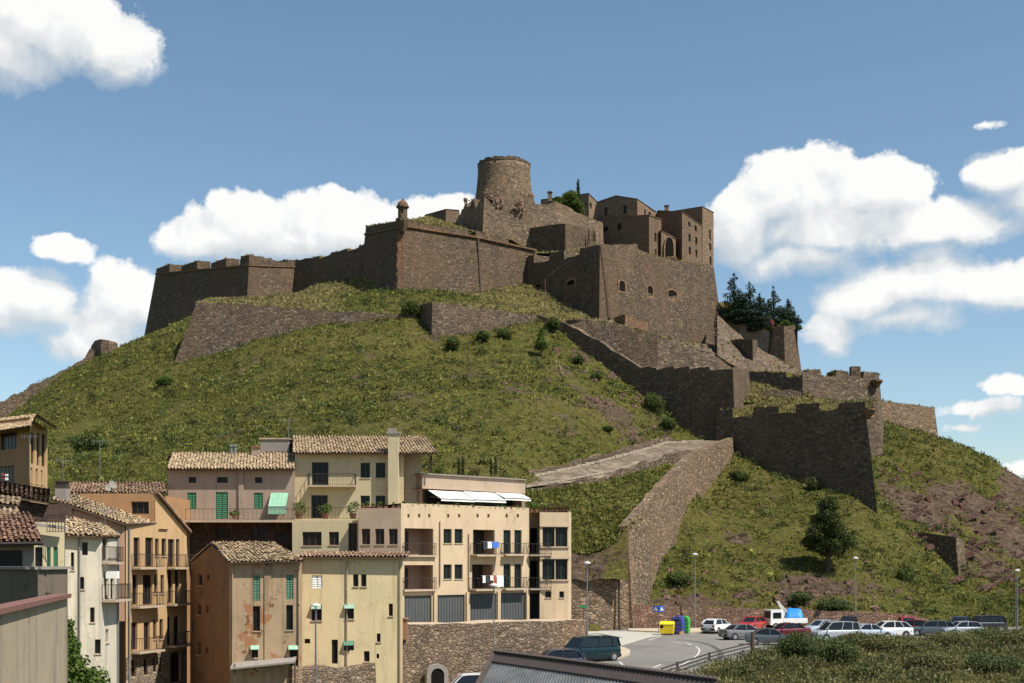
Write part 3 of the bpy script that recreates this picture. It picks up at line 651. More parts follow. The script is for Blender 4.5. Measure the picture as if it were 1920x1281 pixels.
m = MB(); q = fq.W(1250,496,1.0); m.box((q.x+.5, q.y, q.z-.3), (2.2, 1.4, 3.2)); m.box((q.x+.5, q.y-.72, q.z+.3), (1.1, .06, 1.2), m=1); m.build('stair_shelter', [S_RED, M_DARK], ch_)
blockhouse('stone_building', 'stone building with six small windows in two columns beside the tall corner block', 'building',
  [(1234,286,1279,272,396,398,[]),(1279,272,1316,281,399,423,[(1290.5,416,1294.5,425),(1302.5,423,1306.5,434),(1291,439,1295,453),(1303.5,445,1307.5,459),(1291.5,463,1295.5,477),(1304,468,1307.5,482)])], 55, 10, S_C1, M_OLDROOF)
cb, fl = blockhouse('corner_building', 'tallest flat roofed corner building with a column of narrow windows at the castle right end', 'building',
  [(1255,302,1317,283,398,388,[]),(1317,283,1338,289,388,399,[(1329.5,431,1333,449),(1330,456,1333.5,470),(1330.5,481,1334,497),(1331,506,1334.5,521),(1331.5,531,1335,546)])], 38, 10, S_C2, M_OLDROOF)
q = P(1250,399,290); ch = thing('chimney', 'square chimney on the roof beside the tall corner building', 'chimney', q); m = MB(); m.box((q.x, q.y, q.z+.5), (.85, .85, 2.0)); m.box((q.x, q.y, q.z+1.55), (1.1, 1.1, .2)); m.build('stack', S_C1, ch)
# garden terrace parapet
wall('parapet_wall', 'pale low parapet of the castle garden terrace', 'wall', [(1125,458,262),(1190,457,258),(1196,459,259)], 5, 0, 1.0, [S_C2, S_C2], seed=21, jag=.03)
# ------------------------------------------------------------------ vegetation
M_TUFT = foliage('grass_tuft', (.104, .126, .024), (.205, .198, .045), .7, .2)
M_TUFTD = foliage('dry_tuft', (.16, .155, .045), (.30, .24, .11), .8, .2)
M_BUSH = foliage('bush_leaf', (.05, .075, .02), (.105, .13, .032), 1.2, .2)
M_BUSH2 = foliage('grey_bush_leaf', (.055, .08, .026), (.105, .13, .045), 1.2, .2)
M_PINE = foliage('pine_needle', (.032, .044, .011), (.062, .072, .018), 1.0, .1)
M_FIR = foliage('conifer_needle', (.012, .026, .012), (.022, .044, .02), 1.0, .05)
M_LIME = foliage('lime_leaf', (.06, .10, .018), (.11, .165, .028), 1.2, .25)
M_TRUNK = plain('bark', (.07, .05, .035), .9)
M_FLOWER = foliage('flower_petal', (.30, .06, .07), (.38, .14, .12), 3, .2)
RG = np.random.default_rng(3)
def clumps(cx, cy, cz, R, nb, up=.7, flat=.55, sz=.5):
    """cx.. arrays of clump centres, R radius; nb leaf faces each: returns verts, tris"""
    n = len(cx); k = nb; C = np.repeat(np.stack([cx, cy, cz], -1), k, 0); r = np.repeat(R, k)
    d = RG.normal(size=(n*k, 3)); d /= np.linalg.norm(d, axis=1)[:, None]; d[:, 2] = np.abs(d[:, 2])*flat
    rad = RG.uniform(.25, 1, n*k)[:, None]; c = C+d*rad*r[:, None]
    a = RG.normal(size=(n*k, 3)); b = RG.normal(size=(n*k, 3)); a /= np.linalg.norm(a, axis=1)[:, None]; b /= np.linalg.norm(b, axis=1)[:, None]
    a[:, 2] *= .5; s = (r*sz*RG.uniform(.5, 1.2, n*k))[:, None]
    tip = c+np.array([0, 0, 1])*s*up*1.3+b*s*.5
    V = np.stack([c-a*s*.6, c+a*s*.6, tip], 1).reshape(-1, 3); T = np.arange(len(V)).reshape(-1, 3)
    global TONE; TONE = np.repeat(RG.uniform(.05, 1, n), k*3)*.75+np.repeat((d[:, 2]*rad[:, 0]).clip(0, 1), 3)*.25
    return V, T
def leafcloud(blobs, n, size, flatten=1.0, seed=0, shell=.35, quad=True):
    """leaf faces through the volume of several ellipsoids (cx,cy,cz,rx,ry,rz)"""
    g = np.random.default_rng(seed); vol = np.array([b[3]*b[4]*b[5] for b in blobs])**.75; cnt = (n*vol/vol.sum()).astype(int); out = []
    for b, k in zip(blobs, cnt):
        d = g.normal(size=(k, 3)); d /= np.linalg.norm(d, axis=1)[:, None]; r = g.uniform(shell, 1, k)**.6*g.uniform(.85, 1.12, k)
        c = np.array(b[:3])+d*r[:, None]*np.array(b[3:6])
        nn = d*.6+g.normal(size=(k, 3))*.7+np.array([0, 0, .25]); nn /= np.linalg.norm(nn, axis=1)[:, None]
        t = np.cross(nn, g.normal(size=(k, 3))); t /= np.linalg.norm(t, axis=1)[:, None]; bb = np.cross(nn, t)
        s = (size*g.uniform(.5, 1.3, k))[:, None]
        out.append(np.stack([c-t*s*.5, c+bb*s*.4, c+t*s*.5, c-bb*s*.4], 1))
    V = np.concatenate(out).reshape(-1, 3); return V, np.arange(len(V)).reshape(-1, 4)
def gz(x, y): return float(hterr(np.array([x]), np.array([y]))[0])
def ground_at(px, D): x = (px-CX)/F*D; return Vector((x, D, gz(x, D)))
# grass over the hill: too many to count, one object
N = 230000
y = RG.uniform(112, 262, N); pxr = RG.uniform(-40, 1960, N); x = (pxr-CX)/F*y
keep = RG.random(N) < (y/262)**1.0; x, y = x[keep], y[keep]
rk = rockmask(x, y)+fbm(x/3, y/3, 77)*.6; dens = fbm(x/5, y/5, 31); keep = (RG.random(len(x)) > rk*.85) & ((RG.random(len(x)) < .75+dens*2.2))
px_ = CX+F*x/y; keep &= ~((px_ > 1000) & (y < 138)); keep &= ~((px_ < 1000) & (y < 126))
x, y = x[keep], y[keep]; z = hterr(x, y)
pyy = HY-(z-CZ)*F/y; keep = (pyy > 505) & (pyy < 1190) & ~((pyy > 935) & (CX+F*x/y < 960)); x, y, z = x[keep], y[keep], z[keep]
R_ = RG.uniform(.18, .5, len(x))*(1+.9*(RG.random(len(x)) > .85))
V, T = clumps(x, y, z-.05, R_, 9, sz=.42)
print('tufts', len(x), 'tris', len(T))
o = fastmesh('grass', V, T, M_TUFT, attrs={'tone': TONE}); props(o, 'green tufts of grass and low scrub covering the castle hill', 'grass', kind='stuff')
# low scrub cushions
N = 22000; y = RG.uniform(128, 250, N); x = (RG.uniform(-20, 1940, N)-CX)/F*y; px_ = CX+F*x/y
keep = (RG.random(N) < np.where(px_ > 1180, .62, .42)*(.5+fbm(x/8, y/8, 91)*2.2)) & (rockmask(x, y) < .75) & ~((px_ > 960) & (px_ < 1180) & (y < 175)) & ~((px_ > 1000) & (y < 139))
x, y = x[keep], y[keep]; z = hterr(x, y); k1 = RG.random(len(x)) < .5; V, T = clumps(x[k1], y[k1], z[k1]-.05, RG.uniform(.5, 1.35, k1.sum()), 60, up=.5, flat=.95, sz=.22); VB, TB, TN = V, T, TONE; V, T = clumps(x[~k1], y[~k1], z[~k1]-.05, RG.uniform(.4, .95, (~k1).sum()), 40, up=.5, flat=.95, sz=.24); props(fastmesh('grass_cushions', V, T, M_TUFT, attrs={'tone': TONE}), 'yellow green cushions of grass dotting the castle hill', 'grass', kind='stuff'); V, T, TONE = VB, TB, TN
print('scrub', len(x)); props(fastmesh('scrub', V, T, foliage('hill_scrub', (.032, .052, .014), (.07, .095, .026), .9, .15), attrs={'tone': TONE}), 'rounded cushions of darker scrub dotting the castle hill', 'scrub', kind='stuff')
# weeds at the foot of the walls and in their joints
wx = []; wr = []
for rows, Nn in FACES:
    for (r0, r1) in zip(rows[:-1], rows[1:]):
        for k in range(2):
            f = RG.random(); t_ = r0[0].lerp(r1[0], f); b_ = r0[1].lerp(r1[1], f); L = t_.z-b_.z; n0 = (b_-t_); n0.z = 0; n0 = n0.normalized() if n0.length > .01 else Vector((0, -1, 0))
            prev = None
            for q in np.linspace(0, 1, 14):
                p = t_.lerp(b_, q); h = gz(p.x+n0.x*.5, p.y+n0.y*.5)
                if p.z < h+.3: wx.append((p.x+n0.x*RG.uniform(0, .9), p.y+n0.y*RG.uniform(0, .9), h-.1)); wr.append(RG.uniform(.3, .9)); break
        if RG.random() < .12:
            f = RG.random(); q = RG.uniform(.05, .75)**1.4; p = r0[0].lerp(r1[0], f).lerp(r0[1].lerp(r1[1], f), q); wx.append((p.x, p.y-.05, p.z)); wr.append(RG.uniform(.15, .4))
wx = np.array(wx); V, T = clumps(wx[:, 0], wx[:, 1], wx[:, 2], np.array(wr), 36, up=.5, flat=.9, sz=.3)
props(fastmesh('weeds', V, T, M_BUSH2, attrs={'tone': TONE}), 'weeds growing along the foot and in the joints of the castle walls', 'weeds', kind='stuff')
# drier grass on the sheets
vs = []; 
for G in SHEETS:
    nv, nu, _ = G.shape; area = np.linalg.norm(G[0, 0]-G[0, -1])*np.linalg.norm(G[0, nu//2]-G[-1, nu//2]); n = int(area*2.2)
    a = RG.uniform(0, nv-1.001, n); b = RG.uniform(0, nu-1.001, n); i = a.astype(int); j = b.astype(int); fa = (a-i)[:, None]; fb = (b-j)[:, None]
    p = G[i, j]*(1-fa)*(1-fb)+G[i+1, j]*fa*(1-fb)+G[i, j+1]*(1-fa)*fb+G[i+1, j+1]*fa*fb; vs.append(p)
vs[2] = vs[2][::6]; vs[3] = vs[3][::5]
tp_ = []
for A, Nn, th in TOPS:
    for a, n0, b in zip(A[:-1], Nn[:-1], A[1:]):
        for k in range(int((b-a).length*5)+1):
            f = RG.random(); q = a.lerp(b, f); w_ = RG.random()*min(th, 2.2); tp_.append((q.x-n0.x*w_, q.y-n0.y*w_, q.z-.05))
dry = np.concatenate(vs[:-2]+[np.array(tp_)]); V, T = clumps(dry[:, 0], dry[:, 1], dry[:, 2]-.05, RG.uniform(.2, .5, len(dry)), 9, up=1.1)
props(fastmesh('dry_grass', V, T, M_TUFTD, attrs={'tone': TONE}), 'pale dry grass growing between the castle walls', 'grass', kind='stuff')
gr = vs[-2]; gr = np.concatenate([gr, gr+RG.normal(size=gr.shape)*(.3,.3,.02), vs[-1][::3]]); V, T = clumps(gr[:, 0], gr[:, 1], gr[:, 2]-.05, RG.uniform(.2, .5, len(gr)), 10)
props(fastmesh('grass', V, T, M_TUFT, attrs={'tone': TONE}), 'lush green grass on the slope beside the ramp wall', 'grass', kind='stuff')
def bush(name, label, px, D, r, h, m_=None, n=900, size=.2, base=None, group=None, cat='bush', seed=0, lean=0):
    b = base if base is not None else ground_at(px, D); g = random.Random(seed*7+int(px)); bl = []
    for k in range(7): a = g.uniform(0, 6.28); q = g.uniform(0, .6)*r; bl.append((b.x+math.cos(a)*q, b.y+math.sin(a)*q*.7, b.z+h*g.uniform(.3, .62), r*g.uniform(.35, .6), r*g.uniform(.35, .55), h*g.uniform(.28, .42)))
    V, T = leafcloud(bl, int(n*2.2), size*.62, seed=int(px)+seed)
    e = thing(name, label, cat, b, group); fastmesh('foliage', V, T, m_ or M_BUSH, e)
    s = MB(); 
    for k in range(4): a = k*1.6+.4; s.tube([b+Vector((0, 0, -.3)), b+Vector((math.cos(a)*r*.2, math.sin(a)*r*.2, h*.3)), b+Vector((math.cos(a)*r*.45, math.sin(a)*r*.45, h*.6))], [.07, .05, .02], 5)
    s.build('stem', M_TRUNK, e); return e
GB = 'bushes scattered on the castle hill'
bush('bush', 'wide dark green bush on the lower left hillside above the orange roofs', 172, 165, 2.9, 3.0, M_BUSH, 2600, .42, group=GB)
bush('bush', 'bright green low bush below the crumbling battered wall end', 305, 203, 2.1, 1.6, M_LIME, 1400, .35, group=GB)
for px, D, r, h, lb in ((852,194,1.9,2.3,'dark bush against the foot of the angular retaining wall, left one'),(905,197,1.7,1.8,'dark bush against the foot of the angular retaining wall, middle one'),(945,199,1.4,1.8,'dark bush against the foot of the angular retaining wall, right one'),
   (1037,203,1.5,2.6,'green bush at the corner where the diagonal wall starts'),(1088,194,1.2,1.6,'small green bush on the red scree below the diagonal wall'),(1120,190,1.2,1.5,'small bush beside the red scree close to the diagonal wall'),
   (1222,189.5,2.0,3.6,'tall dark bush in the corner at the foot of the stepped wall'),(1250,186,1.6,2.4,'dark leafy bush near the lower end of the stepped wall'),(1138,170,1.0,1.0,'small bush on the bare slope beneath the scree'),
   (770,201,1.7,3.0,'bush growing in the shaded corner left of the angular retaining wall'),(1388,174,1.6,1.7,'rounded bush on the slope by the top of the ramp wall'),(1528,169.5,1.2,1.9,'round bush at the base of the dark lower bastion'),
   (1365,120,0,0,None),(1275,146,2,1.6,'spreading bush on the slope above the car park bins'),(1500,143,2.2,1.8,'grey green shrub above the middle of the car park wall'),(1700,150,1.6,1.6,'shrub on the slope left of the small ruined wall'),(1560,141.5,2.5,1.8,'broad grey green shrub above the truck at the wall')):
    if lb: bush('bush', lb, px, D, r, h, M_BUSH2 if 'grey' in lb else M_BUSH, int(500+r*h*190), .34, group=GB)
for px, py, D, r, h, lb in ((135,695,249,1.3,1.6,'bush on the ridge wall left of the small round ruin'),(97,717,246,1.5,1.2,'bright bush on top of the ridge wall'),(70,722,245,1.2,.9,'smaller bright bush on the ridge wall'),(245,648,264,.9,1.4,'bush on the skyline between the round ruin and the castle')):
    bush('bush', lb, px, D, r, h, M_BUSH if D > 247 else M_LIME, 600, .34, base=P(px, py+6, D), group=GB)
# trees
def tree(name, label, base, trunk, blobs, m_, n, size, cat='tree', group=None, seed=0, tr=.18):
    e = thing(name, label, cat, base, group); V, T = leafcloud([(base.x+a, base.y+b, base.z+c, d, f, g_) for a, b, c, d, f, g_ in blobs], n, size, seed=seed); fastmesh('crown', V, T, m_, e)
    m = MB(); m.tube([base+Vector((0, 0, -.5)), base+Vector((.1, 0, trunk*.5)), base+Vector((0, 0, trunk))], [tr*1.3, tr, tr*.5], 8)
    g = random.Random(seed)
    for b in blobs[::2]:
        m.tube([base+Vector((0, 0, min(trunk*.9, b[2]*.6))), base+Vector((b[0]*.5, b[1]*.5, b[2]*.8)), base+Vector((b[0], b[1], b[2]))], [tr*.5, tr*.35, tr*.12], 5)
    m.build('trunk', M_TRUNK, e); return e
b = ground_at(1552, 149.5); g = random.Random(11); bl = []
for k in range(52):
    t = g.uniform(0, 1); zc = 2.3+t*5.9; rr = (.25+2.75*(1-t)**.75)*(1 if t > .12 else .8)
    a = g.uniform(0, 6.28); q = g.uniform(.3, .95)*rr; bl.append((q*math.cos(a), q*math.sin(a), zc, g.uniform(.7, 1.25), g.uniform(.7, 1.2), g.uniform(.5, .95)))
tree('pine_tree', 'dark broad pine tree alone on the slope above the car park', b, 7.6, bl, M_PINE, 26000, .2, seed=4, tr=.22)
b = ground_at(1014, 194); bl = [(0,0,2.2,.9,.9,.9),(-.4,.1,1.6,.7,.7,.6),(.5,0,1.7,.7,.7,.7),(0,0,3.2,.6,.6,.7),(.1,0,4,.35,.35,.5)]
tree('pine_tree', 'small young pine tree on the slope below the angular retaining wall', b, 3, bl, M_LIME, 1600, .25, seed=6, tr=.09)
b = P(1067,408,280); bl = [(g.uniform(-3.2,3.0), g.uniform(-2,2), g.uniform(1.4,4.4), g.uniform(1.1,1.7), 1.5, g.uniform(1,1.4)) for k in range(16)]+[(-2.9,0,2.7,1.1,1.2,.9),(0,0,4.6,1.6,1.4,1.1)]
tree('leafy_tree', 'round bright green tree rising behind the castle podium wall', b, 2.5, bl, M_LIME, 6500, .42, seed=8, tr=.25)
b = P(1084,400,303); bl = [(0,0,2+k*.9,.75-.075*k,.75-.075*k,.8) for k in range(7)]
tree('cypress_tree', 'dark pointed cypress tip sticking up behind the round green tree', b, 6, bl, M_FIR, 1500, .3, seed=9)
GC = 'small cypresses on the castle terrace'
for px, lb in ((1104,'left one of two slim dark cypresses against the podium wall'),(1114,'right one of two slim dark cypresses against the podium wall')):
    b = P(px,454,258); tree('cypress_tree', lb, b, 1.8, [(0,0,.5+.4*k,.26-.03*k,.26-.03*k,.4) for k in range(6)], M_FIR, 260, .16, seed=px, tr=.05, group=GC)
def conifer(label, px, py, D, h, r, seed):
    b = P(px, py, D); g = random.Random(seed); bl = []; L = 11
    for k in range(L):
        t = k/(L-1); rr = r*(1-t)**.85*(1 if t > .1 else .8)
        for q in range(max(2, int(7*(1-t)))):
            a = g.uniform(0, 6.28); bl.append((rr*.62*math.cos(a), rr*.62*math.sin(a), h*(.08+.9*t)+g.uniform(-.2, .2), rr*.5+.3, rr*.5+.3, .5))
    return tree('conifer_tree', label, b, h*.9, bl, M_FIR, 7500, .27, seed=seed, group='dark conifers at the right end of the castle', tr=.2)
conifer('tallest pointed dark conifer next to the tall corner building', 1376, 602, 248, 9.2, 3.5, 1)
conifer('bushy dark conifer between the two pointed ones', 1405, 608, 246, 8.0, 3.9, 2)
conifer('dark conifer hanging low over the pale rendered wall', 1424, 622, 243, 7.2, 3.1, 3)
conifer('ragged pointed conifer right of the middle ones', 1450, 618, 246, 8.0, 3.4, 4)
conifer('lowest dark conifer beside the round bastion', 1477, 620, 247, 5.8, 2.9, 5)
bush('shrub', 'brown green shrub on the rock edge left of the conifers', 1375, 246, 2.2, 2.4, M_BUSH2, 1500, .36, base=P(1372,590,247))
bush('flowering_shrub', 'pink flowering shrub trailing over the wall under the conifers', 1447, 240, .8, 1.8, M_FLOWER, 500, .2, base=P(1446,614,238.5))
bush('hedge', 'light green clipped hedge on top of the round bastion', 1478, 238, 1.3, 1.4, M_LIME, 900, .25, base=P(1471,613,237.5), cat='hedge')
# small round ruin and ridge wall on the left skyline
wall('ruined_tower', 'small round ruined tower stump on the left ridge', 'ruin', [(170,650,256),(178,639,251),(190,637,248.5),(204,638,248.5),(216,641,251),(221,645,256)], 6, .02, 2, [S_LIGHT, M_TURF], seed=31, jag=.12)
wall('ridge_wall', 'broken dark stone wall climbing the left skyline ridge', 'wall', [(-60,800,230),(0,756,235),(40,736,238),(90,714,242),(130,692,245),(176,660,249)], 5, .02, 1.5, [S_OLD, S_OLD], seed=32, jag=.45)
sw, T, nr = wall('ruined_wall', 'small tapering dark ruin on the slope right of the pine tree', 'ruin', [(1688,1003,172),(1712,1001,170),(1740,1000,None),(1792,1008,163),(1800,1012,164),(1806,1014,168)], 7.5, .22, 2.2, [S_OLD, M_TURF], seed=33, jag=.15)
# ------------------------------------------------------------------ village houses
def tilemat(name, c, c2, dark):
    m = bpy.data.materials.new(name); m.use_nodes = True; t = NT(m.node_tree); t.n.clear()
    g = t.node('ShaderNodeNewGeometry'); r = g.outputs['Random Per Island']; p = g.outputs['Position']
    col = t.ramp(r, [(0, dark), (.22, c), (.6, c2), (.85, c3(c2, 1.3)), (1, c3(c, .8))])
    n = t.noise(p, 1.3, 5, .6); col = t.mix(t.mr(n, .45, .7, 0, .55), col, c3(dark, .8))
    n2 = t.noise(p, 9, 3, .6); col = t.mix(t.mr(n2, .5, .7, 0, .4), col, c3(c, .6))
    b = t.node('ShaderNodeBsdfPrincipled', i={'Base Color': col, 'Roughness': .9, 'Specular IOR Level': .2}); t.node('ShaderNodeOutputMaterial', i={0: b.outputs[0]}); return m
M_TILE = tilemat('straw_tiles', (.36, .26, .15), (.48, .36, .22), (.16, .11, .07)); M_TILER = tilemat('brown_tiles', (.27, .15, .09), (.42, .29, .19), (.12, .07, .05)); M_TILERED = tilemat('red_tiles', (.20, .105, .07), (.29, .165, .105), (.10, .06, .045))
def tiles(parent, A, B, C, D, m_, seed=0, pitch=.27, row=.42, name='roof', jit=.02):
    """barrel tiles on the roof plane A,B (eave) C,D (ridge), on a slab"""
    A, B, C, D = map(Vector, (A, B, C, D)); g = random.Random(seed); n = (B-A).cross(D-A).normalized()
    if n.z < 0: n = -n
    nc = max(3, int((B-A).length/pitch)); nr_ = max(2, int((D-A).length/row)); V = []; Q = []
    for i in range(nc):
        for kind in (0, 1):
            for j in range(nr_):
                dz = g.uniform(-jit, jit); du = g.uniform(-.12, .12)/nc; b = len(V)
                for v_, lift in ((j/nr_, .05), (min(1, (j+1.15)/nr_), .015)):
                    for k in range(5):
                        w_ = .62; th = math.pi*k/4; cu = (i+(.5 if kind == 0 else 1.0)+w_*.5*math.cos(math.pi-th))/nc+du
                        if kind == 0: h = .085*math.sin(th)+.03
                        else: h = .035-.05*math.sin(th)
                        cu = min(1, max(0, cu)); p = (A.lerp(B, cu)).lerp(D.lerp(C, cu), v_)+n*(h+lift+dz+.05); V.append(tuple(p))
                for k in range(4): Q.append((b+k, b+k+1, b+k+6, b+k+5))
    o = fastmesh(name, V, Q, m_, parent)
    s = MB(); e = n*.06; s.hexa([A-e, B-e, C-e, D-e, A+e*.6, B+e*.6, C+e*.6, D+e*.6]); s.build('roof_deck', M_EAVE, o)
    return o
M_EAVE = plain('eave_wood', (.10, .065, .045), .9)
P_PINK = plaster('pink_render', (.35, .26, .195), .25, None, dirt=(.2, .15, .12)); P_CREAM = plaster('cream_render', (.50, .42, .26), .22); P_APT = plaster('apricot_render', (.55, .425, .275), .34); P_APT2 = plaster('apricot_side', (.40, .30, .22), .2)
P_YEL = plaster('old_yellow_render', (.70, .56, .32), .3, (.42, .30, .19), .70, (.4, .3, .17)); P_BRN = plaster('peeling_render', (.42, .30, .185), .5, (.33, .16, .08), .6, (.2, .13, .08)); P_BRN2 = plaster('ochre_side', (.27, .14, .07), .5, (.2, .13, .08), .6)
P_ORG = plaster('ochre_render', (.48, .315, .16), .28); P_ORGD = plaster('shaded_ochre_render', (.38, .215, .105), .3); P_WHT = plaster('stained_white_render', (.58, .52, .41), .45, (.3, .25, .2), .68, (.3, .26, .22)); P_LOG = plaster('loggia_render', (.30, .20, .14), .2); P_GREY = plaster('grey_render', (.27, .24, .21), .4); P_CONCD = plaster('dark_concrete', (.16, .13, .095), .5)  # second ochre is a copy darkened for the wall faces in shade
P_CONC = plaster('concrete', (.37, .30, .205), .4, None, dirt=(.12, .1, .08)); P_BRICK = stone('brown_brick', (.135, .088, .065), 2.0, .7)
M_SLAB = plaster('slab', (.45, .35, .25), .3); M_RAIL = plain('iron_rail', (.045, .035, .03), .6); M_SHUT = plain('green_shutter', (.045, .17, .085), .6); M_SHUT2 = plain('faded_green_shutter', (.09, .20, .13), .7); M_CLOTHG = plain('pale_green_cloth', (.27, .42, .30), .8); M_WHITE = plain('white_cloth', (.80, .78, .72), .8, var=.05); M_GARAGE = plain('grey_garage', (.085, .09, .088), .5)
M_TERRA = plain('terracotta', (.26, .125, .08), .8); M_METAL = plain('galvanised_metal', (.2, .21, .22), .45, .5, .4)
def house(name, label, cat, faces, depth, top='flat', retz=None, sidem=None, backz=None):
    """faces: (Fac, pxL, pxR, [(px,py) top line] or top py, zbot, material, openings[(rect, kind)])"""
    f0 = faces[0][0]; q = f0.W(faces[0][1], 1050); base = thing(name, label, cat, (q.x, q.y, min(f[4] for f in faces))); ends = []
    for (fc, xL, xR, topl, zb, m_, ops) in faces:
        u0, u1 = fc.U(xL), fc.U(xR); tl = topl if isinstance(topl, list) else [(xL, topl), (xR, topl)]
        tz = [(fc.U(x), fc.z(x, y)) for x, y in tl]; zr = min(z for u, z in tz)
        if not isinstance(topl, list): zr = max(z for u, z in tz); tz = [(u0, zr), (u1, zr)]
        R = [(fc.rect(r), k) for r, k in ops]; m = MB(); facade(m, fc, u0, zb, u1, zr, [r for r, k in R if k != 'applied'], .22)
        if isinstance(topl, list): m.poly([fc.at(u0, zr), fc.at(u1, zr)]+[fc.at(u, z+.001) for u, z in reversed(tz)])
        m.build('wall', m_, base, recalc=False)
        for r, k in R:
            u_, z_, v_, y_ = r; r = (u_, max(z_, zb), v_, min(y_, zr))
            if k == 'shut': shutter(base, fc, r, M_SHUT)
            elif k == 'shut2': shutter(base, fc, r, M_SHUT2)
            elif k == 'whiteshut': shutter(base, fc, r, M_WHITE)
            elif k == 'garage':
                g = MB(); g.quad(*[fc.at(a, b, -.16) for a, b in ((r[0], r[1]), (r[2], r[1]), (r[2], r[3]), (r[0], r[3]))]); n = int((r[2]-r[0])/.3)
                for i in range(n+1): a = r[0]+(r[2]-r[0])*i/n; g.hexa([fc.at(a-.03, r[1], -.16), fc.at(a+.03, r[1], -.16), fc.at(a+.03, r[1], -.12), fc.at(a-.03, r[1], -.12), fc.at(a-.03, r[3], -.16), fc.at(a+.03, r[3], -.16), fc.at(a+.03, r[3], -.12), fc.at(a-.03, r[3], -.12)])
                g.build('garage_door', M_GARAGE, base)
            elif k == 'open':
                g = MB(); a, b, c, d = r; dd = -1.4
                ring = [(a, b), (c, b), (c, d), (a, d)]
                for i in range(4): p0, p1 = ring[i], ring[(i+1) % 4]; g.quad(fc.at(*p0, -.2), fc.at(*p1, -.2), fc.at(*p1, dd), fc.at(*p0, dd))
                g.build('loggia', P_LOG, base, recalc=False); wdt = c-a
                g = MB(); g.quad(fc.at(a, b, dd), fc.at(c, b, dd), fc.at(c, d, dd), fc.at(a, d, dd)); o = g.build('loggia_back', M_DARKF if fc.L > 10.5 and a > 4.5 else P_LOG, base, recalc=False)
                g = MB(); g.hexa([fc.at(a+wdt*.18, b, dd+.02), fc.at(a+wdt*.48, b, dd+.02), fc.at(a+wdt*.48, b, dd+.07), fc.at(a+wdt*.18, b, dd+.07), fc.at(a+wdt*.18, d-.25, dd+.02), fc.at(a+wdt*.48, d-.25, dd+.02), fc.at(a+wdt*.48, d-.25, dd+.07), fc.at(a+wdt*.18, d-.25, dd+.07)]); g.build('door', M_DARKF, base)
            elif k == 'applied': window(base, fc, r, 'wood', rv=-.06)
            else:
                o = window(base, fc, r, k, name='door' if (r[3]-r[1]) > 1.75 else 'window')
                if k != 'dark' and (r[3]-r[1]) < 1.75:
                    s = MB(); s.hexa([fc.at(r[0]-.05, r[1]-.07, -.02), fc.at(r[2]+.05, r[1]-.07, -.02), fc.at(r[2]+.05, r[1]-.07, .06), fc.at(r[0]-.05, r[1]-.07, .06), fc.at(r[0]-.05, r[1]-.004, -.02), fc.at(r[2]+.05, r[1]-.004, -.02), fc.at(r[2]+.05, r[1]-.004, .06), fc.at(r[0]-.05, r[1]-.004, .06)]); s.build('sill', M_SLAB, o)
        ends.append((fc.at(u0, tz[0][1]), fc.at(u1, tz[-1][1]), zb, m_))
    A, B = ends[0][0], ends[-1][1]; zb = min(e[2] for e in ends); d3 = Vector(((B.x/B.y-.03)*depth, depth, 0)); m = MB()
    A2, B2 = A+d3, B+d3
    for a, b in ((A, A2), (B, B2), (A2, B2)): m.quad(a, b, Vector((b.x, b.y, zb)), Vector((a.x, a.y, zb)))
    if top == 'flat':
        pts_ = [e[0] for e in ends]+[B, B2, A2]; m.poly(pts_)
    m.build('side_wall', sidem or ends[0][3], base, recalc=False)
    return base
def railing(parent, pts, h=.95, sp=.18, r=.022, name='railing', m_=None):
    m = MB(); pts = [Vector(p) for p in pts]; up = Vector((0, 0, h))
    for a, b in zip(pts[:-1], pts[1:]):
        m.bar(a+up, b+up, .05, .04); m.bar(a+Vector((0, 0, .08)), b+Vector((0, 0, .08)), .03, .03); n = max(1, int((b-a).length/sp))
        for k in range(n+1): q = a.lerp(b, k/n); m.bar(q+Vector((0, 0, .02)), q+up, r)
    return m.build(name, m_ or M_RAIL, parent)
def balcony(parent, fc, x0, x1, py, out=.8, h=.95, side=True):
    u0, u1 = fc.U(x0), fc.U(x1); z = fc.z((x0+x1)/2, py); m = MB()
    m.hexa([fc.at(u0, z-.14, 0), fc.at(u1, z-.14, 0), fc.at(u1, z-.14, out), fc.at(u0, z-.14, out), fc.at(u0, z, 0), fc.at(u1, z, 0), fc.at(u1, z, out), fc.at(u0, z, out)])
    s = m.build('balcony', M_SLAB, parent)
    railing(s, [fc.at(u0+.03, z, .05), fc.at(u0+.03, z, out-.04), fc.at(u1-.03, z, out-.04), fc.at(u1-.03, z, .05)], h)
    return s
def pot(label, p, r=.28, h=.5, flower=False, group='flower pots on the terraces', m_=None, ph=.7):
    e = thing('potted_plant', label, 'potted plant', p, group); m = MB(); m.lathe(p, [(r*.65, 0), (r, h*.9), (r*1.08, h*.92), (r*1.08, h), (r*.9, h), (r*.9, h*.9)], 10); m.build('pot', M_TERRA, e)
    V, T = leafcloud([(p.x, p.y, p.z+h+ph*.4, r*1.9, r*1.9, ph*.55), (p.x+r*.6, p.y, p.z+h+ph*.7, r, r, ph*.4)], 220, .16, seed=int(abs(p.x)*100)); fastmesh('foliage', V, T, m_ or M_LIME, e)
    if flower: V, T = leafcloud([(p.x, p.y-.1, p.z+h+ph*.5, r*1.5, r*1.3, ph*.4)], 60, .12, seed=3); fastmesh('flowers', V, T, M_FLOWER, e)
    return e
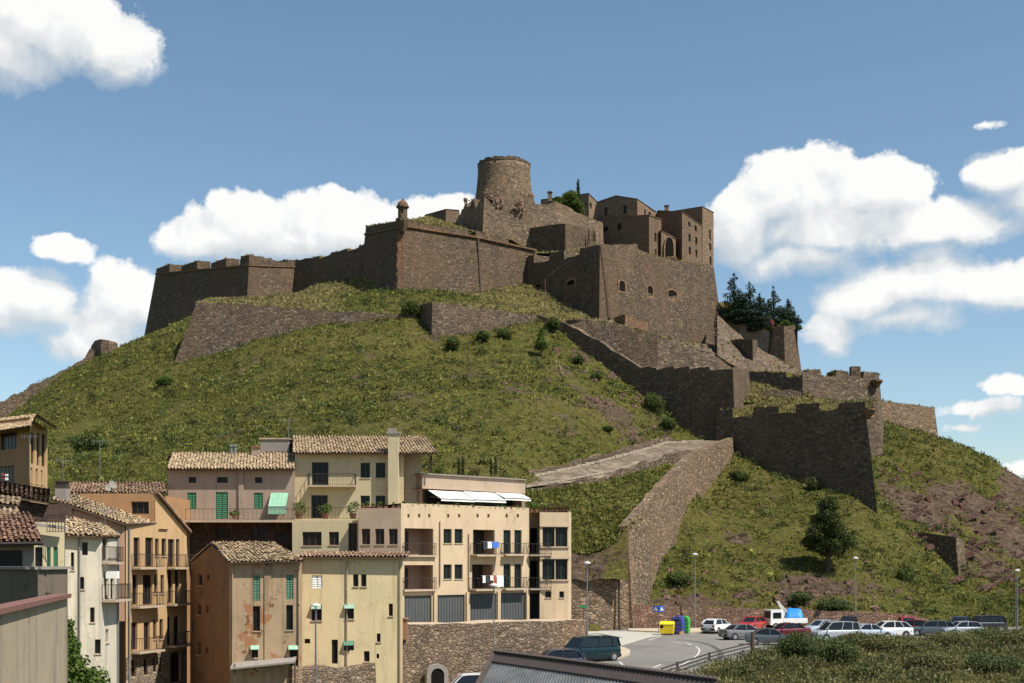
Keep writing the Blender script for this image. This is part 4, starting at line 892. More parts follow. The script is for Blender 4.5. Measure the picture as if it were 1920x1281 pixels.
# --- pink house
fp = Fac(315, 106, 553, 106)
pk = house('house', 'pink rendered house with green shutters and a straw coloured tile roof', 'house', [
  (fp, 315, 553, 880, 10.6, P_PINK, [((353.6,894.6,367.6,905.5),'dark'),((406.7,894.6,427,905.5),'dark'),((478,895,491.6,906),'dark'),((351,923.5,368,954),'shut'),((404.4,922.7,427.5,972.8),'shut'),((476,924,493,954),'shut')]),
  ], 9, 'flat')
fp2 = Fac(340, 106.02, 553, 106.02); m = MB(); facade(m, fp2, 0, -5, fp2.L, 10.5, wins(fp2, [(405,990,432,1010),(470,988,500,1012),(520,1000,540,1015)])); m.build('lower_wall', P_BRICK, pk, recalc=False)
for r in wins(fp2, [(405,990,432,1010),(470,988,500,1012),(520,1000,540,1015)]): window(pk, fp2, r, 'dark')
m = MB(); m.quad(P(340,1281,106.02), P(340,975,106.02), Vector((P(340,975,106.02).x, 115, 10.5)), Vector((P(340,975,106.02).x, 115, -5))); m.build('lower_wall', P_BRICK, pk, recalc=False)
tiles(pk, P(312,881,105.4), P(553,881,105.4), P(552,851,110.6), P(322,851,110.6), M_TILE, 1)
tiles(pk, P(322,851,110.6)+Vector((0,0,.02)), P(552,851,110.6)+Vector((0,0,.02)), P(553,862,115.5), P(312,862,115.5), M_TILE, 2)
m = MB(); u = fp.U(452.5); m.hexa([fp.at(u-.2, 10.6, 0), fp.at(u+.2, 10.6, 0), fp.at(u+.2, 10.6, .15), fp.at(u-.2, 10.6, .15), fp.at(u-.2, 14.75, 0), fp.at(u+.2, 14.75, 0), fp.at(u+.2, 14.75, .15), fp.at(u-.2, 14.75, .15)]); m.build('pilaster', P_PINK, pk)
m = MB(); q0, q1 = P(331,975,104.4), P(548,975,104.4); m.box(((q0.x+q1.x)/2, 105.2, q0.z-.1), (q1.x-q0.x, 1.7, .2)); tr_ = m.build('terrace', M_SLAB, pk)
railing(tr_, [Vector((q0.x, 106, q0.z)), Vector((q0.x, 104.5, q0.z)), Vector((q1.x, 104.5, q1.z))], .9, .35, .018)
for px in (345, 385, 430, 475, 520): m = MB(); a = P(px, 980, 104.6); m.bar(a, Vector((a.x, 105.95, a.z-1.0)), .09); m.build('bracket', M_EAVE, tr_)
# awning
aw = thing('awning', 'striped pale green awning beside the shutters of the pink house', 'awning', P(524,924,105.9)); m = MB(); a, b = P(508,924,105.9), P(541,924,105.9)
n = 8
for k in range(n):
    x0 = a.x+(b.x-a.x)*k/n; x1 = a.x+(b.x-a.x)*(k+1)/n; z0 = a.z; z1 = a.z-1.2
    m.quad((x0, 105.9, z0), (x1, 105.9, z0), (x1, 104.7, z1), (x0, 104.7, z1), k % 2); m.quad((x0, 104.7, z1), (x1, 104.7, z1), (x1, 104.68, z1-.65), (x0, 104.68, z1-.65), k % 2)
m.build('cloth', [M_CLOTHG, plain('mid_green_cloth', (.2, .42, .26), .8)], aw, recalc=False); m = MB(); m.bar((a.x, 104.7, a.z-1.2), (b.x, 104.7, b.z-1.2), .05); m.bar((a.x, 105.9, a.z-1.0), (a.x, 104.7, a.z-1.2), .04); m.bar((b.x, 105.9, b.z-1.0), (b.x, 104.7, b.z-1.2), .04); m.build('frame', M_METAL, aw)
# --- stair block and pipes behind
q = P(515,858,112); e = thing('rooftop_hut', 'grey rooftop hut between the pink house and the tall cream house', 'hut', (q.x, q.y, 12)); m = MB(); zt = CZ+(HY-824)/F*112; m.box((q.x, q.y+1.5, (12+zt)/2), (2.5, 3, zt-12)); m.build('wall', P_GREY, e); m = MB(); m.box((q.x, q.y+1.5, zt+.06), (2.7, 3.2, .12)); m.build('roof', M_SLAB, e)
for px, lb in ((434,'left one of the twin grey vent pipes on the pink house roof'),(441,'right one of the twin grey vent pipes on the pink house roof')):
    q = P(px,858,110); e = thing('vent_pipe', lb, 'vent pipe', q, 'vent pipes on the pink house'); m = MB(); m.tube([q, q+Vector((0, 0, .95))], .12, 8); m.build('pipe', M_GREYF, e); m = MB(); m.lathe(q+Vector((0, 0, .95)), [(.2, 0), (.2, .06), (.02, .18)], 8); m.build('cap', M_METAL, e)
q = P(480,856,109.8); e = thing('chimney', 'small tiled chimney on the ridge of the pink house', 'chimney', q); m = MB(); m.box((q.x, q.y, q.z+.3), (.6, .6, .9)); m.build('stack', P_PINK, e); m = MB(); m.box((q.x, q.y, q.z+.8), (.8, .8, .1)); m.build('cap', M_TERRA, e)
# --- cream house
fk = Fac(553, 107.6, 757, 107.6)
ck = house('house', 'tall cream house with dark doors, a balcony and a straw coloured tile roof', 'house', [
  (fk, 553, 757, 852, 10.5, P_CREAM, [((584.6,866.8,616,910),'green'),((676,867.6,693.7,896),'green'),((704.5,867.6,722.5,896),'green'),((583.5,928.6,614.4,971.6),'green'),((676,929.4,693.6,952),'green'),((704.5,929.4,722.5,952),'green')]),
  (Fac(757,109.3,791.5,109.3), 757, 791.5, 852, 10.5, P_CREAM, [])], 9)
balcony(ck, fk, 579.6, 668.3, 911, .95)
tiles(ck, P(548,851,106.9), P(821,851,106.9), P(796,820,113), P(548,820,113), M_TILE, 3); tiles(ck, P(548,820,113)+Vector((0,0,.02)), P(796,820,113)+Vector((0,0,.02)), P(812,835,118.5), P(548,835,118.5), M_TILE, 4)
m = MB(); a = P(553,851,107.6); m.poly([a, P(553,822,113), Vector((a.x, 118, a.z))]); m.build('gable', P_GREY, ck, recalc=False)
q = P(738,954,107); m = MB(); zt = CZ+(HY-814)/F*107; m.box((q.x, 107.1, (10.5+zt)/2), (.86, .9, zt-10.5)); cs = m.build('chimney', P_CREAM, ck)
m = MB(); m.box((q.x, 107.1, zt+.06), (1.15, 1.1, .14)); m.box((q.x-.15, 107.1, zt+.3), (.7, .5, .35)); m.build('cap', P_GREY, cs)
q = P(808,887,108); m = MB(); m.bar(q, Vector((q.x, q.y, 16.1)), .16); m.build('roof_post', M_DARKF, ck)
fl_ = Fac(548, 104.6, 672, 104.4)
cl = house('terrace_block', 'low cream block whose flat top is the terrace of the tall cream house', 'building', [
  (fl_, 548, 672, 976, 3, P_CREAM, [((566.7,997.4,603,1023.4),'wood'),((616.7,997.4,635.5,1022.4),'wood'),((653,981,669.5,1041),'wood')])], 3.2)
q0, q1 = P(550,974,104.7), P(672,974,104.5); railing(cl, [q0, q1], .95, .3, .018)
for px, lb, h in ((561,'bushy yellow green plant in a pot at the left end of the cream terrace',1.1),(610,'yellow green plant in a pot before the lower dark door of the cream house',.85),(662,'leafy plant in a pot at the right end of the cream terrace',1.0)):
    pot(lb, P(px,973,105), .33, .45, ph=h)
pot('small green plant in a pot on the pink house terrace', P(440,973,105.2), .25, .3, ph=.4)
# --- apartment building
fa = Fac(752, 103, 992, 112.5); fb = Fac(672, 103.4, 752, 103); fr = Fac(992, 114.6, 1014, 115); fy = Fac(1012, 112.2, 1066, 112.8); fz = Fac(1066, 112.8, 1071, 117)
ZT = fa.z(752, 952)
ap = house('apartment_building', 'large apricot apartment building with loggias, green windows and grey garage doors', 'apartment building', [
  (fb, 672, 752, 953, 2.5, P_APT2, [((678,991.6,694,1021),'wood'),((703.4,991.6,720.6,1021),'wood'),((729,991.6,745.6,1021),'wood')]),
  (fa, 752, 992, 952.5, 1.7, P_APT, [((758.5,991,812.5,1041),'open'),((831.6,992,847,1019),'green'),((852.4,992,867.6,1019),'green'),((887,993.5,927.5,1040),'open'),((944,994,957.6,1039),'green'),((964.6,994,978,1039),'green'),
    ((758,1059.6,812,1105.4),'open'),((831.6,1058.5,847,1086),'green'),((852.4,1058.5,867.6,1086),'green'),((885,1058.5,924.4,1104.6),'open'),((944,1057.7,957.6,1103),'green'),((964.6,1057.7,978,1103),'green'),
    ((758,1117,809.3,1174),'garage'),((819,1115.5,871.5,1171),'garage'),((881.7,1113,930.2,1168),'garage'),((938,1111.6,985,1166),'garage')]
    +[((x-2,964,x+2,970.5),'dark') for x in (766,786,805,840.5,861,895.5,916,950,971)])], 10)
# parts the plane runs over: the top lines of the two faces meet at the corner
for (a, b, y, o_) in ((755,816,1041,.25),(755,816,1105.5,.25),(882,931,1040.5,.9),(880,928,1104.6,.9),(940,983,1039.5,.6),(940,983,1103.4,.6)): balcony(ap, fa, a, b, y, o_)
for x in (815, 876, 934, 988): m = MB(); u = fa.U(x); m.hexa([fa.at(u-.17, 1.7, 0), fa.at(u+.17, 1.7, 0), fa.at(u+.17, 1.7, .16), fa.at(u-.17, 1.7, .16), fa.at(u-.17, 4.6, 0), fa.at(u+.17, 4.6, 0), fa.at(u+.17, 4.6, .16), fa.at(u-.17, 4.6, .16)]); m.build('pilaster', P_APT, ap)
u = fa.U(824); m = MB(); m.tube([fa.at(u, 5.2, .1), fa.at(u, ZT-1, .1)], .06, 6); u = fa.U(878); m.tube([fa.at(u, 2, .1), fa.at(u, 9.5, .1)], .06, 6); m.build('drainpipe', P_APT2, ap)
# recessed and bayed right end
rw = house('apartment_wing', 'bayed right wing of the apricot apartment building with dark strip windows', 'building', [
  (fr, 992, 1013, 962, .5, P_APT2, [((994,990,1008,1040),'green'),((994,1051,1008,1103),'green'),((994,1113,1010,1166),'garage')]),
  (fy, 1012, 1066, 961, .5, P_APT, [((1017.4,988,1040,1026),'green'),((1041.5,988,1064,1026),'green'),((1017,1048,1040,1088),'green'),((1041.5,1048,1064,1088),'green'),((1022.5,1109,1034,1121),'wood'),((1048.7,1109,1057.7,1121),'wood')]),
  (fz, 1066, 1071, 961.5, .5, P_APT, [])], 3)
for y, z_ in ((987, 0), (1026, 0), (1047, 0), (1088, 0)):
    m = MB(); zz = fy.z(1040, y); m.hexa([fy.at(.0, zz-.06, 0), fy.at(fy.L+.05, zz-.06, 0), fy.at(fy.L+.05, zz-.06, .12), fy.at(.0, zz-.06, .12), fy.at(.0, zz+.06, 0), fy.at(fy.L+.05, zz+.06, 0), fy.at(fy.L+.05, zz+.06, .12), fy.at(.0, zz+.06, .12)]); m.build('ledge', M_SLAB, rw)
fw_ = Fac(992, 112.4, 1034, 112.4)
for y in (1040, 1103): balcony(rw, Fac(992, 113.4, 1034, 113.4), 993, 1034, y, 1.3)
# penthouse
fh = Fac(792, 108.2, 985, 116.5); fg = Fac(757, 111.8, 792, 108.2); zf = fh.z(792, 889); zl = fh.z(792, 916)
ph = thing('penthouse', 'set back rooftop storey with a long pinkish parapet on the apartment building', 'building', fh.at(0, ZT-.6))
m = MB(); facade(m, fg, 0, ZT-.8, fg.L, zf, wins(fg, [(771,925,776,930),(782,925,786,930)])); facade(m, fh, 0, zl, fh.L, zf, [])
h0, h1 = fh.at(0, 0, -1.8), fh.at(fh.L, 0, -1.8); m.quad(Vector((h0.x, h0.y, ZT-.8)), Vector((h1.x, h1.y, ZT-.8)), Vector((h1.x, h1.y, zl)), Vector((h0.x, h0.y, zl))); m.quad(fh.at(0, zl), fh.at(fh.L, zl), Vector((h1.x, h1.y, zl)), Vector((h0.x, h0.y, zl)))
m.quad(fh.at(fh.L, ZT-.8), fh.at(fh.L, zf), fh.at(fh.L, zf, -8), fh.at(fh.L, ZT-.8, -8)); m.poly([fg.at(0, zf-.3), fh.at(0, zf-.3), fh.at(fh.L, zf-.3), fh.at(fh.L, zf-.3, -7), fh.at(0, zf-.3, -7)]); m.build('wall', P_APT2, ph, recalc=False)
for a, b in ((.4, 3.6), (4.0, 7.0), (7.4, 10.6)):
    fq = Fac(792, 110.0, 985, 118.4); window(ph, fq, (a, ZT-.5, min(b, fq.L-.3), zl-.1), 'green', 'glazing', rv=.0)
m = MB(); m.bar(fh.at(-.05, zf+.03, .05), fh.at(fh.L, zf+.03, .05), .3, .1); m.bar(fh.at(-.05, zf+.03, 0), fg.at(0, zf+.03, 0), .25, .1); m.build('coping', P_GREY, ph)
m = MB(); m.bar(fh.at(fh.L-.15, ZT-.8, -.1), fh.at(fh.L-.15, zl, -.1), .3); m.build('post', P_APT2, ph)
for k, (x0, x1, yt, o_, lb) in enumerate(((803,866,921,1.7,'left one of the three white awnings on the apartment rooftop'),(868,926,923,1.6,'middle one of the three white awnings on the apartment rooftop'),(928,977,925,1.3,'right smaller one of the three white awnings on the apartment rooftop'))):
    u0, u1 = fh.U(x0), fh.U(x1); z = fh.z((x0+x1)/2, yt); e = thing('awning', lb, 'awning', fh.at(u0, z), 'white rooftop awnings'); m = MB(); d_ = .75 if k < 2 else .5
    m.hexa([fh.at(u0, z-.03, .02), fh.at(u1, z-.03, .02), fh.at(u1, z-d_-.03, o_), fh.at(u0, z-d_-.03, o_), fh.at(u0, z, .02), fh.at(u1, z, .02), fh.at(u1, z-d_, o_), fh.at(u0, z-d_, o_)]); m.quad(fh.at(u0, z-d_, o_), fh.at(u1, z-d_, o_), fh.at(u1, z-d_-.2, o_), fh.at(u0, z-d_-.2, o_))
    m.build('cloth', M_WHITE, e); m = MB(); m.tube([fh.at(u0, z-d_, o_+.02), fh.at(u1, z-d_, o_+.02)], .035, 6); m.bar(fh.at(u0+.1, z-.5, .02), fh.at(u0+.1, z-d_, o_), .03); m.bar(fh.at(u1-.1, z-.5, .02), fh.at(u1-.1, z-d_, o_), .03); m.build('frame', M_METAL, e)
ORD = 'first second third fourth fifth sixth seventh eighth ninth tenth eleventh twelfth thirteenth fourteenth fifteenth sixteenth seventeenth eighteenth nineteenth twentieth twenty-first twenty-second twenty-third twenty-fourth twenty-fifth twenty-sixth twenty-seventh twenty-eighth twenty-ninth thirtieth thirty-first thirty-second'.split()
g = random.Random(4)
# planter boxes along the parapets
k = 0
for fc, x0, x1, z0 in ((fb,676,750,fb.z(712,953)),(fa,756,990,ZT)):
    x = x0
    while x < x1-6:
        w_ = g.uniform(7, 12); u0, u1 = fc.U(x), fc.U(x+w_-1.5); p = fc.at((u0+u1)/2, z0+.02, -.15)
        e = thing('planter', ORD[k]+' flower planter from the left along the apartment rooftop parapet', 'planter', p, 'planters along the apartment rooftop parapet')
        mm = MB(); mm.box((p.x, p.y, p.z+.09), (u1-u0, .22, .18), math.atan2(fc.u.y, fc.u.x)); mm.build('trough', M_TERRA, e); h = g.uniform(.12, .45)
        V, T = leafcloud([(p.x, p.y, p.z+.18+h*.4, (u1-u0)*.5, .2, h*.6)], 70, .12, seed=k); fastmesh('foliage', V, T, M_LIME if g.random() < .5 else M_BUSH, e)
        if g.random() < .5: V, T = leafcloud([(p.x, p.y-.05, p.z+.2+h*.5, (u1-u0)*.5, .2, h*.5)], 14, .1, seed=k+50); fastmesh('flower', V, T, M_FLOWER, e)
        x += w_+g.uniform(0, 7); k += 1
for k, x in enumerate((1016,1023,1030,1037,1044,1051,1058,1064)):
    p = fy.at(fy.U(x), fy.z(1040, 961)+.02, -.15); pot(ORD[k]+' terracotta pot of red flowers from the left on the right wing parapet', p, .16, .3, True, 'flower pots on the right wing parapet', ph=.35)
for x, lb in ((997,'trailing plant in a pot at the left of the wing roof terrace'),(1006,'green plant in a pot beside the trailing one on the wing roof')):
    pot(lb, fr.at(fr.U(x), fr.z(1003,961)+.02, -.2), .2, .3, ph=.5)
# laundry
def laundry(fc, z, out, items, lab):
    u0 = min(i[0] for i in items)-.2; u1 = max(i[0]+i[1] for i in items)+.2; m = MB(); m.tube([fc.at(u0, z, out), fc.at(u1, z, out)], .012, 4); o = m.build('clothes_line', M_METAL); props(o, lab, 'clothes line')
    for (u, w_, h, c, nm, lb, cat) in items:
        m = MB(); n = 6; pts_ = []
        for j in range(5):
            for i in range(n+1): pts_.append(fc.at(u+w_*i/n+.02*math.sin(j), z-.01-h*j/4, out+.03+.04*math.sin(i*1.9+j*.7)*j/4))
        m.add(pts_, [(j*(n+1)+i, j*(n+1)+i+1, (j+1)*(n+1)+i+1, (j+1)*(n+1)+i) for j in range(4) for i in range(n)])
        o = m.build(nm, c, smooth=True, recalc=False); props(o, lb, cat)
M_BLUEC = plain('blue_cloth', (.05, .16, .55), .8); M_DKC = plain('dark_cloth', (.03, .03, .04), .8); M_REDC = plain('red_cloth', (.4, .05, .04), .8)
ub_ = fa.U(889)
laundry(fa, fa.z(905,1016), .95, [(ub_+.15,.45,.65,M_DKC,'shirt','dark shirt on the upper balcony line','shirt'),(ub_+.65,.45,.55,M_WHITE,'towel','white towel on the upper balcony line','towel'),(ub_+1.15,.75,.5,M_BLUEC,'towel','bright blue towel on the upper balcony line','towel')], 'thin clothes line on the upper balcony with the blue towel')
laundry(fa, fa.z(905,1079), .95, [(ub_+.1,.3,.6,M_WHITE,'shirt','white shirt at the left end of the lower line','shirt'),(ub_+.45,.4,.6,M_DKC,'shirt','dark shirt on the lower balcony line','shirt'),(ub_+.95,.3,.4,M_WHITE,'vest','small white vest on the lower balcony line','vest'),(ub_+1.35,.25,.75,M_REDC,'shirt','red shirt on the lower balcony line','shirt'),(ub_+1.7,.75,.95,M_WHITE,'sheet','big white sheet at the right end of the lower line','sheet')], 'thin clothes line on the lower balcony with the white sheet')
# --- yellow lower house
fe = Fac(565, 93, 755, 93.6)
ye = house('house', 'pale yellow weathered house with small scattered windows above the rubble wall', 'house', [
  (fe, 565, 755, 1047, -5, P_YEL, [((584.3,1079,604.2,1103.8),'whiteshut'),((662,1077,672,1100),'wood'),((677,1077,687,1100),'wood'),((583.9,1133.9,603.4,1164),'wood'),((646.8,1133,663.6,1161),'wood'),((729,1132,736.6,1155.4),'wood'),((571,1198,581.5,1207),'dark'),((621.8,1199.5,633.5,1245),'wood'),((644.9,1201.5,663.6,1220),'dark'),((706.5,1188,713.5,1204),'wood'),((706,1226,711,1235),'dark'),((682.4,1221,693,1241),'wood')])], 8)
a, b = P(553,1046,92.5), P(762,1046,93.1); tiles(ye, a, b, b+Vector((0,3.5,.35)), a+Vector((0,3.5,.35)), M_TILER, 6)
m = MB()
for x in (650.5, 750): u = fe.U(x); m.tube([fe.at(u, -3, .1), fe.at(u, 7.2, .1)], .05, 6)
m.build('drainpipe', P_APT2, ye)
m = MB(); a = fe.at(fe.U(650.5), 7.28, .35); m.build('gutter', M_GREYF, ye) if False else None
for x, y, c, lb in ((593,1134,M_CLOTHG,'pale roller box over the window in the yellow house under the white shutter'),(655,1133,M_CLOTHG,'pale roller box over the middle window of the yellow house'),(654,1202,M_SHUT2,'small green canvas blind over the lowest window of the yellow house')):
    q = fe.W(x, y, .03); m = MB(); L = 9/F*93; m.hexa([q+Vector((-L,-.02,-.28)), q+Vector((L,-.02,-.28)), q+Vector((L,-.28,-.3)), q+Vector((-L,-.28,-.3)), q+Vector((-L,0,.02)), q+Vector((L,0,.02)), q+Vector((L,-.05,.02)), q+Vector((-L,-.05,.02))]); m.build('window_blind', c, ye)
# --- brown weathered house
f5 = Fac(431, 88, 566, 89); f6 = Fac(358, 96.5, 431, 88)
bn = house('house', 'old ochre house with peeling render and a sagging straw tile roof in the foreground row', 'house', [
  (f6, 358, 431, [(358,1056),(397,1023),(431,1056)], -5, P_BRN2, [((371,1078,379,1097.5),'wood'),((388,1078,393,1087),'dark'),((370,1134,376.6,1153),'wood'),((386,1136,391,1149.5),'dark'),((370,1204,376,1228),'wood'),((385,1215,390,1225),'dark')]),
  (f5, 431, 566, 1055, -5, P_BRN, [((475,1079,487.7,1126.8),'shut2'),((536.6,1078,550,1124),'shut2'),((474,1136.6,487.7,1183.5),'wood'),((536.6,1134.6,549.5,1181.6),'green'),((472,1212,484,1233.6),'wood'),((543,1212,558,1249),'wood')])], 8)
tiles(bn, P(428,1056,87.5), P(571,1053,88.5), P(513,1019,93.5), P(396,1019,92.8), M_TILE, 7, jit=.045); tiles(bn, P(354,1055,97.5), P(430,1056,87.6)*0+P(500,1055,98.5), P(513,1019,93.5)+Vector((0,0,.02)), P(396,1019,92.8)+Vector((0,0,.02)), M_TILE, 8)
m = MB(); 
for x in (436, 560): u = f5.U(x); m.tube([f5.at(u, -4, .1), f5.at(u, 6.9, .1)], .05, 6)
u = f5.U(500); m.hexa([f5.at(u-.15, -4, 0), f5.at(u+.3, -4, 0), f5.at(u+.3, -4, .08), f5.at(u-.15, -4, .08), f5.at(u-.15, 6.9, 0), f5.at(u+.3, 6.9, 0), f5.at(u+.3, 6.9, .08), f5.at(u-.15, 6.9, .08)]); m.build('drainpipe', P_BRN, bn)
for x0, x1 in ((470,486),(541,559)): 
    a, b = f5.W(x0,1210,.02), f5.W(x1,1210,.02); o = Vector((.05,-.35,-.25)); m = MB(); m.hexa([a-Vector((0,0,.04)), b-Vector((0,0,.04)), b+o-Vector((0,0,.04)), a+o-Vector((0,0,.04)), a, b, b+o, a+o]); m.build('window_blind', M_CLOTHG, bn)
a, b = f5.W(436,1243,0), f5.W(556,1231,0); m = MB(); o = Vector((.1,-1.2,-.25)); t_ = Vector((0,0,.12)); m.hexa([a-t_, b-t_, b+o-t_, a+o-t_, a, b, b+o, a+o]); m.build('canopy', P_GREY, bn)
m = MB(); q = f5.W(440,1265,1.0); m.bar((q.x,q.y,-5), (q.x,q.y,q.z+.8), .1); q = f5.W(552,1260,1.0); m.bar((q.x,q.y,-5), (q.x,q.y,q.z+.8), .1); m.build('canopy_post', M_EAVE, bn)
# --- tall ochre building on the left
fo = Fac(236, 90, 350, 97.5); fs = Fac(209, 94, 236, 90)
og = house('apartment_building', 'narrow tall ochre apartment building with iron balconies and a stone ground floor', 'apartment building', [
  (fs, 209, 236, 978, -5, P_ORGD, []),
  (fo, 236, 350, [(236,984),(291,983),(291,926),(350,994)], -5, P_ORG,
   [((250.5,1008,262,1063),'wood'),((272.4,1008,287,1063),'wood'),((290.6,1010,298,1043),'wood'),((303,1010,311.7,1043),'wood'),((315,1011,327,1063),'wood'),((330,1011,336.6,1063),'wood'),
    ((248,1078,258.5,1134),'wood'),((268,1078,286,1134),'wood'),((289,1078,295.7,1113),'wood'),((301,1078,307.5,1113),'wood'),((315,1069,324,1131),'wood'),((328,1069,336.6,1131),'wood'),
    ((246,1167,257.7,1219),'wood'),((269.5,1167,281,1219),'wood'),((287,1161,293.6,1199),'wood'),((299,1161,306,1199),'wood'),((313.4,1156,321,1209),'wood'),((326,1156,336.6,1209),'wood'),
    ((246,1237,254.7,1269),'wood'),((269.5,1235,277,1266),'wood'),((287,1232,293,1260),'wood'),((299,1232,305,1260),'wood'),((319.7,1224,339,1279),'wood'),((296.5,953,313,994),'applied')])], 7)
for a, b, y in ((246,293,1064),(312,348,1064),(245,294,1136),(312,348,1132),(245,293,1220),(312,347,1209)): balcony(og, fo, a, b, y, .75)
m = MB(); S_GF = stone('ground_floor_stone', (.34, .27, .2), 1.4, .7); z1 = fo.z(290, 1226)
facade(m, Fac(236.4,89.93,350.2,97.4), 0, -5, fo.L, z1, [r for r in wins(Fac(236.4,89.93,350.2,97.4), [(246,1237,254.7,1269),(269.5,1235,277,1266),(287,1232,293,1260),(299,1232,305,1260),(319.7,1224,339,1279)])], .06); m.build('stone_cladding', S_GF, og, recalc=False)
m = MB(); a = fo.W(291,925,.3); b = fo.W(353,999,.3); c = fo.W(353,999,-7); d = fo.W(291,925,-7)
tiles(og, b, c, d, a, M_TILE, 9)
fu = Fac(150, 93.6, 291, 93.5); m = MB(); facade(m, fu, 0, 7, fu.L, fu.z(220, 926), wins(fu, [(246,940.6,279,964)])); m.build('attic_wall', P_ORGD, og, recalc=False)
for r in wins(fu, [(246,940.6,279,964)]): window(og, fu, r, 'wood')
tiles(og, P(92,937,86), P(236,984,89.5), P(293,983,93.6), P(116,921,93.5), M_TILE, 11)
m = MB(); u = fo.U(240); m.tube([fo.at(u, -4, .12), fo.at(u, 9.5, .12)], .06, 6); m.build('drainpipe', M_GREYF, og)
fv = Fac(90, 86.2, 234, 89.9); m = MB(); facade(m, fv, 0, 3, fv.L, fv.z(234, 986), []); m.poly([fv.W(90,986+0), fv.W(234,986), fv.W(234,985), fv.W(90,940)]); m.build('flank_wall', plaster('rosy_render', (.33, .2, .13), .3), og, recalc=False)
# red tiled roof behind
rr = thing('house', 'long low house with a mottled red tile roof behind the ochre apartment building', 'house', P(215,930,101)); tiles(rr, P(112,926,98), P(313,926,98), P(308,907,103), P(122,907,103), M_TILER, 12, jit=.04); tiles(rr, P(122,907,103), P(308,907,103), P(312,915,109), P(112,915,109), M_TILER, 13)
m = MB(); a, b = P(116,927,98.5), P(310,927,98.5); m.box(((a.x+b.x)/2, 103.5, (a.z-3)/2), (b.x-a.x, 9.5, a.z+3-.2)); m.build('wall', P_ORGD, rr)
q = P(117,948,88); e = thing('chimney', 'square chimney with a dark metal cowl on the long pale roof', 'chimney', q); m = MB(); m.box((q.x, q.y, q.z+.35), (.75, .75, 1.6)); m.build('stack', P_GREY, e); m = MB(); m.box((q.x, q.y, q.z+1.35), (.7, .7, .5)); m.box((q.x, q.y, q.z+1.64), (.85, .85, .06)); m.build('cowl', M_RAIL, e)
for px, py, D, lb, s in ((211,915,99,'tilted white satellite dish on the red tile roof, right one',.34),(202,921,98.5,'small white satellite dish on the red tile roof, left one',.28)):
    q = P(px,py+8,D); e = thing('satellite_dish', lb, 'satellite dish', q, 'satellite dishes'); m = MB(); c = q+Vector((0,-.15,.55)); vs = []; 
    ax = Vector((.75, -.5, .35)).normalized(); t1 = ax.cross(Vector((0, 0, 1))).normalized(); t2 = t1.cross(ax)
    for r in (0, .5, 1):
        for j in range(12): th = j*math.pi/6; vs.append(c+(t1*math.cos(th)+t2*math.sin(th))*s*r+ax*(r*r*s*.3))
    m.add(vs, [(i*12+j, i*12+(j+1) % 12, (i+1)*12+(j+1) % 12, (i+1)*12+j) for i in (0, 1) for j in range(12)]); m.build('dish', P_GREY, e, smooth=True); m = MB(); m.tube([q, c], .03, 6); m.tube([c-t2*s, c+ax*s*.8], .012, 4); m.build('mast', M_METAL, e)
# --- upper left ochre house
fc1 = Fac(-60, 121, 56, 114); fc2 = Fac(56, 114, 89, 119)
ul = house('house', 'ochre house with a wide overhanging roof at the upper left edge', 'house', [
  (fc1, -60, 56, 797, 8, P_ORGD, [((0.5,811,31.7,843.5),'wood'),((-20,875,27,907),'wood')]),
  (fc2, 56, 89, [(56,794),(66,790),(89,806)], 8, P_ORG, [((58,812,65,870),'wood'),((69,812,75,873),'wood'),((78,814,86,875),'wood'),((57.5,877,61,905),'wood'),((67,879,71,907),'wood'),((77,882,80,908),'wood')])], 8)
tiles(ul, P(-80,822,120), P(58,800,111.5), P(68,779,116.5), P(-80,795,124), M_TILE, 14); tiles(ul, P(66,779,112), P(104,803,116.5), P(104,803,126), P(66,781,126), M_TILE, 15)
for x, y, lb, c in ((6,887,'pink cloth on the terrace rail at the left edge',M_FLOWER),(13,889,'white cloth on the terrace rail at the left edge',M_WHITE)):
    q = P(x,y,104); m = MB(); 
    for k in range(4): m.quad(q+Vector((-.14+k*.07,.03*(k%2),0)), q+Vector((-.07+k*.07,.03*((k+1)%2),0)), q+Vector((-.07+k*.07,.03*((k+1)%2),-.5)), q+Vector((-.14+k*.07,.03*(k%2),-.5)))
    props(m.build('cloth', c, recalc=False), lb, 'cloth')
q0, q1 = P(-20,893,104), P(56,893,104); e = thing('terrace_rail', 'thin rail with hanging cloths at the left edge', 'railing', q0); railing(e, [q0-Vector((0,0,.95)), q1-Vector((0,0,.95))], .95, .5, .02)
# --- white and small houses on the left
fw1 = Fac(122, 78, 190, 79.2); fw2 = Fac(190, 79.2, 222, 82.5)
wh = house('house', 'narrow stained white house with small balconies and a straw tile roof', 'house', [
  (fw1, 122, 190, 1004, -5, P_WHT, [((154,1017,165,1041),'dark'),((133,1036,139,1069),'wood'),((150,1082,158,1105),'wood'),((169,1139,177.5,1167),'wood'),((178,1199,189,1226),'wood')]),
  (fw2, 190, 222, 1006, -5, P_WHT, [((192,1010,202,1050),'dark'),((196,1076,204,1123),'dark'),((207,1076,215,1123),'dark'),((198,1180,204,1205),'wood')])], 7)
balcony(wh, fw2, 190, 221, 1124, .9); balcony(wh, fw2, 190, 218, 1054, .5)
tiles(wh, P(120,1005,77.5), P(192,1008,78.7), P(185,985,82), P(120,972,81.5), M_TILE, 16, jit=.05); tiles(wh, P(190,1008,78.6), P(225,1008,82.4), P(200,992,84), P(183,984,82), M_TILE, 17, jit=.05)
q = fw2.W(196,1078,.5); m = MB(); m.box(q, (.7,.5,.45)); m.build('air_conditioner', M_WHITE, wh)
m = MB(); u = fw1.U(148); m.tube([fw1.at(u,-4,.1), fw1.at(u,8.7,.1)], .05, 6); u = fw2.U(219); m.tube([fw2.at(u,-4,.1), fw2.at(u,8.7,.1)], .05, 6); m.build('drainpipe', M_GREYF, wh)
fgs = Fac(62, 71, 121, 72)
